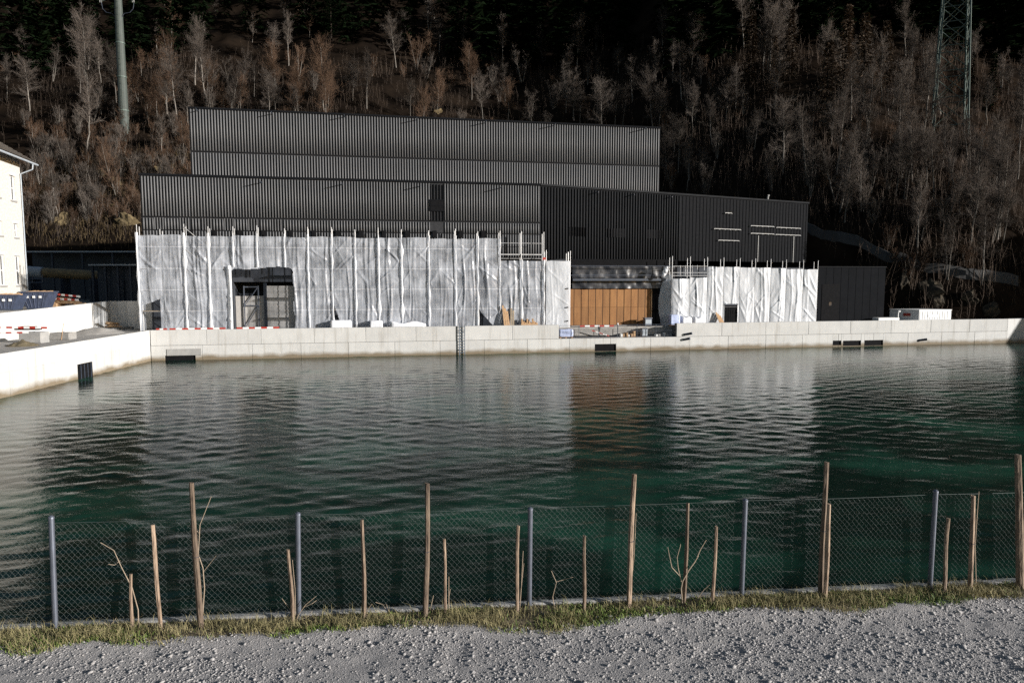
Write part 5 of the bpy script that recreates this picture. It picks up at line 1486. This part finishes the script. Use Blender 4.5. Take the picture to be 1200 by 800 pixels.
for i, (px, py, r_, lb_) in enumerate(rspec):
    p = on_hill(px, py); o = link('boulder', (rocks_o if px < 600 else rocks)[i % 5]); r_ *= 1.5 if px < 200 else 1.0; o.location = p + Vector((0, 0, -0.2)); o.scale = (r_ * 0.8, r_ * 0.65, r_ * 0.6); o.rotation_euler = (0.2 * i, 0.1 * i, i * 1.3)
    tag(o, lb_, 'rock', 'boulders on the slope')

# ---- bare broadleaf trees: trunk mesh + crown mesh of real branches and twigs
def tubes_mesh(name, segs, mt, n):
    P0 = np.array([s[0] for s in segs]); P1 = np.array([s[1] for s in segs]); r0 = np.array([s[2] for s in segs]); r1 = np.array([s[3] for s in segs])
    a = P1 - P0; a /= np.linalg.norm(a, axis=1)[:, None] + 1e-9
    t = np.where(np.abs(a[:, 2:3]) < 0.9, np.array([[0, 0, 1.0]]), np.array([[1.0, 0, 0]]))
    e = np.cross(a, t); e /= np.linalg.norm(e, axis=1)[:, None] + 1e-9
    g = np.cross(a, e)
    th = 2 * np.pi * np.arange(n) / n
    cs, sn = np.cos(th)[None, :, None], np.sin(th)[None, :, None]
    d = e[:, None] * cs + g[:, None] * sn
    V = np.concatenate([P0[:, None] + d * r0[:, None, None], P1[:, None] + d * r1[:, None, None]], 1)
    k = 2 * n * np.arange(len(segs))[:, None]
    f = np.concatenate([np.stack([k[:, 0] + q, k[:, 0] + (q + 1) % n, k[:, 0] + n + (q + 1) % n, k[:, 0] + n + q], 1) for q in range(n)])
    return np_mesh(name, V.reshape(-1, 3), f, mt, False)

def bare_tree(seed, H, stems, spread, up, mt, nb=16, tw=0.020, lo=0.3):
    rg = random.Random(seed); trunk = []; crown = []
    def rv(s): return Vector((rg.gauss(0, s), rg.gauss(0, s), rg.gauss(0, s)))
    def branch(p, d, L, r, lev):
        n = 4 if lev == 0 else (3 if lev == 1 else 2)
        q = p
        for i in range(n):
            d2 = (d + rv(0.16) + Vector((0, 0, up * 0.16))).normalized()
            nx = q + d2 * (L / n)
            crown.append((tuple(q), tuple(nx), r * (1 - i / n * 0.6), r * (1 - (i + 1) / n * 0.6)))
            if lev < 2:
                for _ in range((3 if stems < 5 else 2) if lev == 0 else 2):
                    t = rg.random(); b = q.lerp(nx, t)
                    dd = (d2 + rv(0.55) + Vector((0, 0, up * 0.3))).normalized()
                    branch(b, dd, L * rg.uniform(0.32, 0.6), max(tw * 0.55, r * 0.5), lev + 1)
            q = nx; d = d2
    for s in range(stems):
        a = rg.uniform(0, 6.28); ln = (0.05 if stems == 1 else 0.28) * rg.uniform(0.4, 1)
        d = Vector((math.cos(a) * ln, math.sin(a) * ln, 1)).normalized()
        p = Vector((0, 0, -0.6))
        Hs = H * rg.uniform(0.75, 1.0); r0 = Hs * 0.0115 + 0.012; n = 9
        for i in range(n):
            nx = p + (d + rv(0.05)).normalized() * (Hs / n)
            ra, rb_ = r0 * (1 - 0.88 * i / n), r0 * (1 - 0.88 * (i + 1) / n)
            trunk.append((tuple(p), tuple(nx), ra, rb_))
            f_ = (i + 0.5) / n
            if f_ > lo:
                k = max(1, round(nb / stems / n * (1.5 if f_ > 0.5 else 1.0)))
                for _ in range(k):
                    a = rg.uniform(0, 6.28); b = p.lerp(nx, rg.random())
                    el = 0.35 + 0.9 * f_ * (0.6 + up)
                    dd = Vector((math.cos(a), math.sin(a), el)).normalized()
                    branch(b, dd, Hs * spread * (1.12 - 0.8 * abs(f_ - 0.5)) * rg.uniform(0.6, 1.1), max(tw, ra * 0.45), 0)
            p = nx
    return tubes_mesh('trunk', trunk, M['bark'], 6), tubes_mesh('crown', crown, mt, 3)

def conifer(seed, H, R0, mt, dens, droop, cw):
    rg = np.random.RandomState(seed)
    trunk = [((0, 0, -0.8), (0, 0, H * 0.5), H * 0.014, H * 0.008), ((0, 0, H * 0.5), (0, 0, H), H * 0.008, 0.01)]
    tris = []
    nl = int(H * dens)
    for i in range(nl):
        t = (i + rg.uniform(0, 1)) / nl
        z = H * (0.10 + 0.89 * t); L = R0 * (1 - t) ** 0.85 * rg.uniform(0.55, 1.15) + 0.12
        if rg.rand() < 0.12: L *= 0.4
        for b in range(6):
            a = rg.uniform(0, 6.28)
            ca, sa = math.cos(a), math.sin(a)
            m = 7
            for k in range(m):
                u = (k + rg.uniform(0.2, 0.9)) / m
                r = L * u; zz = z - droop * r * (0.4 + 0.6 * u) + rg.normal(0, 0.05)
                w = cw * (1.2 - 0.7 * u) * rg.uniform(0.5, 1.4)
                side = rg.choice([-1, 1])
                c = np.array([ca * r, sa * r, zz])
                tip = c + np.array([ca * w - sa * side * w * 0.9, sa * w + ca * side * w * 0.9, -w * rg.uniform(0.1, 0.9)])
                b2 = c + np.array([ca, sa, -droop]) * w * 0.75 + np.array([0, 0, rg.normal(0, 0.06)])
                tris += [c, tip, b2]
    v = np.array(tris)
    return tubes_mesh('trunk', trunk, M['bark_dark'], 6), np_mesh('crown', v, np.arange(len(v)).reshape(-1, 3), mt)

grey = [bare_tree(1, 13, 1, 0.20, 0.5, M['twigs_grey'], 40), bare_tree(2, 11, 1, 0.26, 0.35, M['twigs_grey'], 36), bare_tree(3, 15, 1, 0.17, 0.7, M['twigs_grey'], 44, lo=0.4),
        bare_tree(4, 12, 2, 0.22, 0.5, M['twigs_grey'], 40), bare_tree(5, 9, 3, 0.24, 0.6, M['twigs_grey'], 40, lo=0.2), bare_tree(6, 14, 1, 0.24, 0.15, M['twigs_grey'], 42, lo=0.35)]
brown = [bare_tree(11, 9, 1, 0.30, 0.4, M['twigs_red'], 36, lo=0.2), bare_tree(12, 8, 3, 0.26, 0.6, M['twigs_red'], 40, lo=0.15), bare_tree(13, 10, 2, 0.22, 0.6, M['twigs_red'], 40, lo=0.2), bare_tree(14, 11, 1, 0.24, 0.5, M['twigs_red'], 40)]
shrub = [bare_tree(21, 4.2, 7, 0.26, 0.9, M['twigs_red'], 60, 0.016, 0.1), bare_tree(22, 3.4, 9, 0.28, 0.8, M['twigs_red'], 60, 0.016, 0.08), bare_tree(23, 4.8, 6, 0.24, 1.0, M['twigs_grey'], 54, 0.016, 0.15), bare_tree(24, 3.0, 8, 0.34, 0.5, M['twigs_red'], 56, 0.016, 0.05)]
larch = [conifer(31, 17, 3.4, M['larch'], 3.8, 0.25, 0.50), conifer(32, 14, 2.9, M['larch'], 4.0, 0.2, 0.46)]
spruce = [conifer(41, 19, 3.4, M['spruce'], 2.6, 0.45, 0.55), conifer(42, 15, 3.0, M['spruce'], 2.8, 0.4, 0.5), conifer(43, 23, 3.6, M['spruce'], 2.4, 0.5, 0.6)]
NAT = {id(grey): [13, 11, 15, 12, 9, 14], id(brown): [9, 8, 10, 11], id(shrub): [4.2, 3.4, 4.8, 3.0], id(larch): [17, 14], id(spruce): [19, 15, 23]}
rgt = random.Random(77)
def plant(kind, var, p, sc_, label, cat, group, name):
    tm, cm = kind[var]
    o = bpy.data.objects.new(name, None); COL.objects.link(o)
    o.empty_display_size = 0.3
    o.location = p; o.rotation_euler = (rgt.uniform(-0.04, 0.04), rgt.uniform(-0.04, 0.04), rgt.uniform(0, 6.28)); o.scale = (sc_ * rgt.uniform(0.9, 1.1), sc_ * rgt.uniform(0.9, 1.1), sc_)
    tag(o, label, cat, group)
    for nm, me in (('trunk', tm), ('crown', cm)): link(nm, me, o)
    return o
def plant_px(kind, var, px, pyb, pyt, label, cat, group, name):
    p = on_hill(px, pyb); top = on_y(px, pyt, p.y).z
    h = max(2.0, top - p.z)
    return plant(kind, var % len(kind), p - Vector((0, 0, 0.3)), h / NAT[id(kind)][var % len(kind)], label, cat, group, name)
# trees one can pick out in the picture: (kind, variant, x, base y, top y, label)
G_, B_, L_, P_ = grey, brown, larch, spruce
special = [(G_, 0, 104, 128, 8, 'grey bare tree left of the tubular mast, fan-shaped pale crown'), (G_, 1, 137, 120, 36, 'bare tree partly hidden behind the tubular mast'),
    (G_, 2, 229, 100, 4, 'tallest pale bare tree left of the upper roof corner'), (G_, 5, 208, 142, 46, 'pale slender birch above the upper left roof corner'),
    (G_, 0, 243, 128, 30, 'bare tree close to the right of the tallest pale one'), (G_, 4, 276, 130, 50, 'forked bare tree just above the roof, next to its left corner'),
    (G_, 1, 318, 70, 16, 'bare tree with twin crown high above the left roof'), (G_, 2, 338, 78, 5, 'slender bare tree beside the twin-crowned one'),
    (B_, 3, 380, 134, 38, 'broad brown bare tree above the roof left of centre'), (G_, 2, 430, 128, 45, 'upright grey tree behind the broad brown one'),
    (G_, 5, 476, 55, 4, 'wide-branched bare tree at the upper edge left of centre'), (G_, 4, 500, 92, 58, 'pale bushy tree below the wide-branched one'),
    (B_, 0, 512, 132, 85, 'low russet tree at the roof edge near the pale boulder'), (G_, 1, 566, 140, 72, 'rounded grey tree above the middle of the roof'),
    (B_, 3, 596, 142, 88, 'brown tree right of the rounded grey one'), (G_, 0, 559, 62, 30, 'small pale crown high above mid-roof'),
    (G_, 2, 583, 60, 14, 'narrow bare tree near the upper edge at mid-roof'), (G_, 5, 676, 82, 8, 'lone tall pale-trunked tree above the right half of the roof'),
    (G_, 4, 620, 80, 44, 'small bare tree left of the lone pale-trunked tree'), (G_, 1, 672, 142, 80, 'grey tree right above the roof edge, right half'),
    (G_, 0, 720, 150, 100, 'round-crowned tree at the right end of the upper roof'), (G_, 1, 772, 152, 80, 'rounded tree just past the right end of the upper roof'),
    (G_, 2, 778, 75, 0, 'tall feathery tree at the upper edge right of the roof'), (G_, 4, 814, 140, 92, 'upright grey tree above the gap right of the upper block'),
    (L_, 0, 878, 105, 8, 'brown larch left of the larch group'), (L_, 1, 925, 95, 8, 'single larch between two larch groups'), (L_, 0, 988, 108, 2, 'tallest brown larch in the group left of the pylon'),
    (L_, 1, 1012, 118, 12, 'pale-topped larch right of the tallest one'), (L_, 0, 1040, 112, 20, 'narrow larch nearest to the lattice pylon'), (L_, 1, 968, 150, 44, 'front larch below the tallest one'),
    (L_, 0, 908, 108, 40, 'low larch in front of the single one'), (L_, 1, 970, 168, 105, 'lowest brown larch of the slope right of the roof'), (L_, 1, 860, 95, 52, 'small larch at the left end of the larches'),
    (P_, 1, 1160, 130, 60, 'sunlit green spruce right of the pylon'), (P_, 0, 1140, 100, 58, 'spruce close behind the sunlit one, right of the pylon'), (P_, 0, 856, 60, -10, 'dark spruce with green tips at the upper edge'),
    (P_, 1, 290, 40, -30, 'green-lit spruce at the upper edge above the left roof'), (P_, 2, 388, 45, -40, 'dark spruce at the upper edge behind the wide-branched tree'), (P_, 2, 690, 50, -40, 'spruce at the upper edge behind the lone pale-trunked tree'),
    (P_, 0, 1185, 60, -10, 'dark spruce at the upper right picture corner'),
    (G_, 4, 1060, 235, 165, 'pale bare tree on the lower slope right of the building'), (G_, 0, 1095, 225, 150, 'bare tree beside the pale one, lower right slope'), (G_, 3, 950, 235, 160, 'pale twin-stemmed tree above the right end of the wing'),
    (G_, 4, 905, 225, 168, 'pale bushy tree above the wing roof'), (G_, 5, 1172, 245, 170, 'slender pale tree on the lower slope at the right edge'), (G_, 2, 805, 225, 145, 'dim single trunk right of the upper block'),
    (G_, 3, 1010, 245, 170, 'pale tree leaning over the descending track'), (G_, 3, 1110, 330, 240, 'bare tree at the slope foot near the container'), (G_, 2, 1150, 340, 225, 'tall thin tree at the slope foot near the right edge')]
for i, (kd, vr, x, yb, yt, lb_) in enumerate(special):
    nm, ct = {id(grey): ('bare_tree', 'tree'), id(brown): ('bare_tree', 'tree'), id(larch): ('larch_tree', 'tree'), id(spruce): ('spruce_tree', 'tree')}[id(kd)]
    plant_px(kd, vr, x, yb, yt, lb_, ct, 'trees one can pick out on the slope', nm)

def inview(p):
    c_, s_ = math.cos(PITCH), math.sin(PITCH)
    v = p - EYE; dep = v.y * c_ - v.z * s_; up_ = v.y * s_ + v.z * c_
    return 600 + FOC * v.x / dep, 400 - FOC * up_ / dep
def hidden(px, py):                                    # base well behind the building
    if 225 < px < 770 and py > 150 + 0.04 * (px - 223): return True
    if 165 < px < 945 and py > 232: return True
    return False
def zone(px, py):
    if px < 140: return 'left of the tubular mast'
    if px < 225: return 'between the mast and the upper roof corner'
    if px < 400: return 'above the left third of the upper roof'
    if px < 580: return 'above the middle of the upper roof'
    if px < 775: return 'above the right third of the upper roof'
    if px < 950: return 'above the black wing' if py > 120 else 'high above the black wing'
    if px < 1080: return 'below the larch group' if py > 120 else 'around the larch group'
    return 'under the lattice pylon' if py > 120 else 'beside the lattice pylon'
cnt = {'g': 0, 'b': 0, 's': 0}
tries = 0
while cnt['g'] + cnt['b'] < 235 and tries < 6000:
    tries += 1
    px, py = rgt.uniform(-20, 1220), 20 + 290 * rgt.random() ** 1.15
    if py > 265 and not px > 1050: continue
    if hidden(px, py) or (px < 25 and py > 160): continue
    dens = 0.9 if py > 60 else 0.5
    if 520 < px < 700 and py > 70: dens *= 0.7
    if 640 < px < 800 and py < 60: dens *= 0.5
    if rgt.random() > dens: continue
    p = on_hill(px, py)
    if px < 230 and py > 150 and rgt.random() < 0.75: continue
    if px < 560 and rgt.random() < 0.42:
        zn = zone(px, py); bv_ = rgt.randrange(4); bl_ = ['broad', 'three-stemmed', 'twin-stemmed', 'upright'][bv_]; bz_ = rgt.uniform(0.6, 1.15); bl_ = ('small ' if bz_ < 0.85 else 'larger ') + bl_; plant(brown, bv_, p - Vector((0, 0, 0.3)), bz_, bl_ + ' russet-twigged bare tree ' + zn, 'tree', bl_ + ' russet bare trees ' + zn, 'bare_tree'); cnt['b'] += 1
    else:
        zn = zone(px, py); sz_ = rgt.uniform(0.55, 1.1); hh_ = 'short' if sz_ < 0.75 else ('middling' if sz_ < 0.93 else 'tall')
        gv_ = rgt.randrange(6); look = hh_ + ' ' + ['fan-crowned', 'broad-crowned', 'slender high-crowned', 'twin-stemmed', 'three-stemmed', 'wide-spreading'][gv_]
        plant(grey, gv_, p - Vector((0, 0, 0.3)), sz_, look + ' grey bare tree ' + zn, 'tree', look + ' grey bare trees ' + zn, 'bare_tree'); cnt['g'] += 1
while cnt['s'] < 270:
    if rgt.random() < 0.5: px, py = rgt.uniform(25, 225), rgt.uniform(150, 268)
    else: px, py = rgt.uniform(0, 1200), rgt.uniform(70, 330)
    if hidden(px, py) or (py > 265 and px < 1040) or (px < 25 and py > 150): continue
    p = on_hill(px, py)
    zn = zone(px, py); sv_ = rgt.randrange(4); look = ['upright russet', 'many-stemmed russet', 'grey', 'low spreading russet'][sv_]
    if px < 225: zn = ('high on' if py < 190 else 'halfway up' if py < 230 else 'low on') + ' the scrub slope ' + ('near the house' if px < 125 else 'near the building')
    ss_ = rgt.uniform(0.7, 1.3); look = ('small ' if ss_ < 0.9 else 'mid-sized ' if ss_ < 1.1 else 'large ') + look
    plant(shrub, sv_, p - Vector((0, 0, 0.2)), ss_, look + ' leafless shrub ' + zn, 'shrub', look + ' shrubs ' + zn, 'bare_shrub'); cnt['s'] += 1

# ---- the dark spruce wood above: one mass, its trees merged
def mass(name, src, n, seed, mt, pick, sc_rng):
    rg = np.random.RandomState(seed)
    V = []; F_ = []; k = 0; done = 0
    arrs = []
    for me in src:
        co = np.empty(len(me.vertices) * 3, np.float32); me.vertices.foreach_get('co', co)
        lp_ = np.empty(len(me.loops), np.int32); me.loops.foreach_get('vertex_index', lp_)
        arrs.append((co.reshape(-1, 3), lp_.reshape(len(me.polygons), -1)))
    while done < n:
        p = pick(rg)
        if p is None: continue
        co, fc = arrs[rg.randint(len(arrs))]
        a = rg.uniform(0, 6.28); s_ = rg.uniform(*sc_rng)
        ca, sa = math.cos(a) * s_, math.sin(a) * s_
        v = np.stack([co[:, 0] * ca - co[:, 1] * sa + p[0], co[:, 0] * sa + co[:, 1] * ca + p[1], co[:, 2] * s_ + p[2]], 1)
        V.append(v); F_.append(fc + k); k += len(v); done += 1
    return link(name, np_mesh(name, np.concatenate(V), np.concatenate(F_), mt))
far = [conifer(51, 18, 3.6, M['spruce'], 0.75, 0.45, 1.15)[1], conifer(52, 21, 3.4, M['spruce'], 0.7, 0.5, 1.2)[1]]
def pick_sp(rg):
    y = 150 + 250 * rg.uniform(0, 1) ** 1.5; x = rg.uniform(-0.95, 0.95) * y
    z = hz(x, y)
    px, py = inview(Vector((x, y, z)))
    lim = 70 + 22 * math.sin(px * 0.011 + 1) + (25 if px > 780 else 0)
    if py > lim or (py < -260): return None
    return (x, y, z - 0.5)
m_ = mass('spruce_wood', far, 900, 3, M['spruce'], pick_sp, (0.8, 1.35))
tag(m_, 'dark spruce wood covering the upper slope', None, kind='stuff')
under = [shrub[1][1], shrub[3][1]]
# thin saplings and brush between the trees: uncountable
def brush(n, seed, left=False):
    rg = np.random.RandomState(seed); segs = []
    while len(segs) < n:
        px, py = (rg.uniform(40, 225), rg.uniform(185, 282)) if left else (rg.uniform(-10, 1210), rg.uniform(60, 340))
        if hidden(px, py) or (py > 268 + (18 if px < 160 else 0) and px < 1030) or (px < 25 and py > 150): continue
        p = on_hill(px, py)
        for q in range(9):
            b = Vector((p.x + rg.normal(0, 2.2), p.y + rg.normal(0, 2.2), 0)); b.z = hz(b.x, b.y) - 0.2
            h = rg.uniform(0.5, 1.5) if left else (rg.uniform(1.2, 5.0) if q < 5 else rg.uniform(0.6, 1.6)); l1 = Vector((rg.normal(0, 0.12), rg.normal(0, 0.12), 1)) * h * 0.5; l2 = Vector((rg.normal(0, 0.2), rg.normal(0, 0.2), 1)) * h * 0.5
            segs.append((tuple(b), tuple(b + l1), 0.028, 0.02)); segs.append((tuple(b + l1), tuple(b + l1 + l2), 0.02, 0.006))
            for w_ in range(3):
                t = b + l1 * rg.uniform(0.4, 1) + l2 * rg.uniform(0, 0.6); e_ = Vector((rg.normal(0, 0.5), rg.normal(0, 0.5), rg.uniform(0.3, 1))) * h * 0.22
                segs.append((tuple(t), tuple(t + e_), 0.013, 0.005))
    return tubes_mesh('brush', segs, M['tan_grass'] if left else M['brush'], 3)
tag(link('undergrowth', brush(42000, 5)), 'reddish brush and saplings between the trees', None, kind='stuff')
tag(link('bank_grass', brush(11000, 8, True)), 'tan dry grass on the lower slope left of the building', None, kind='stuff')
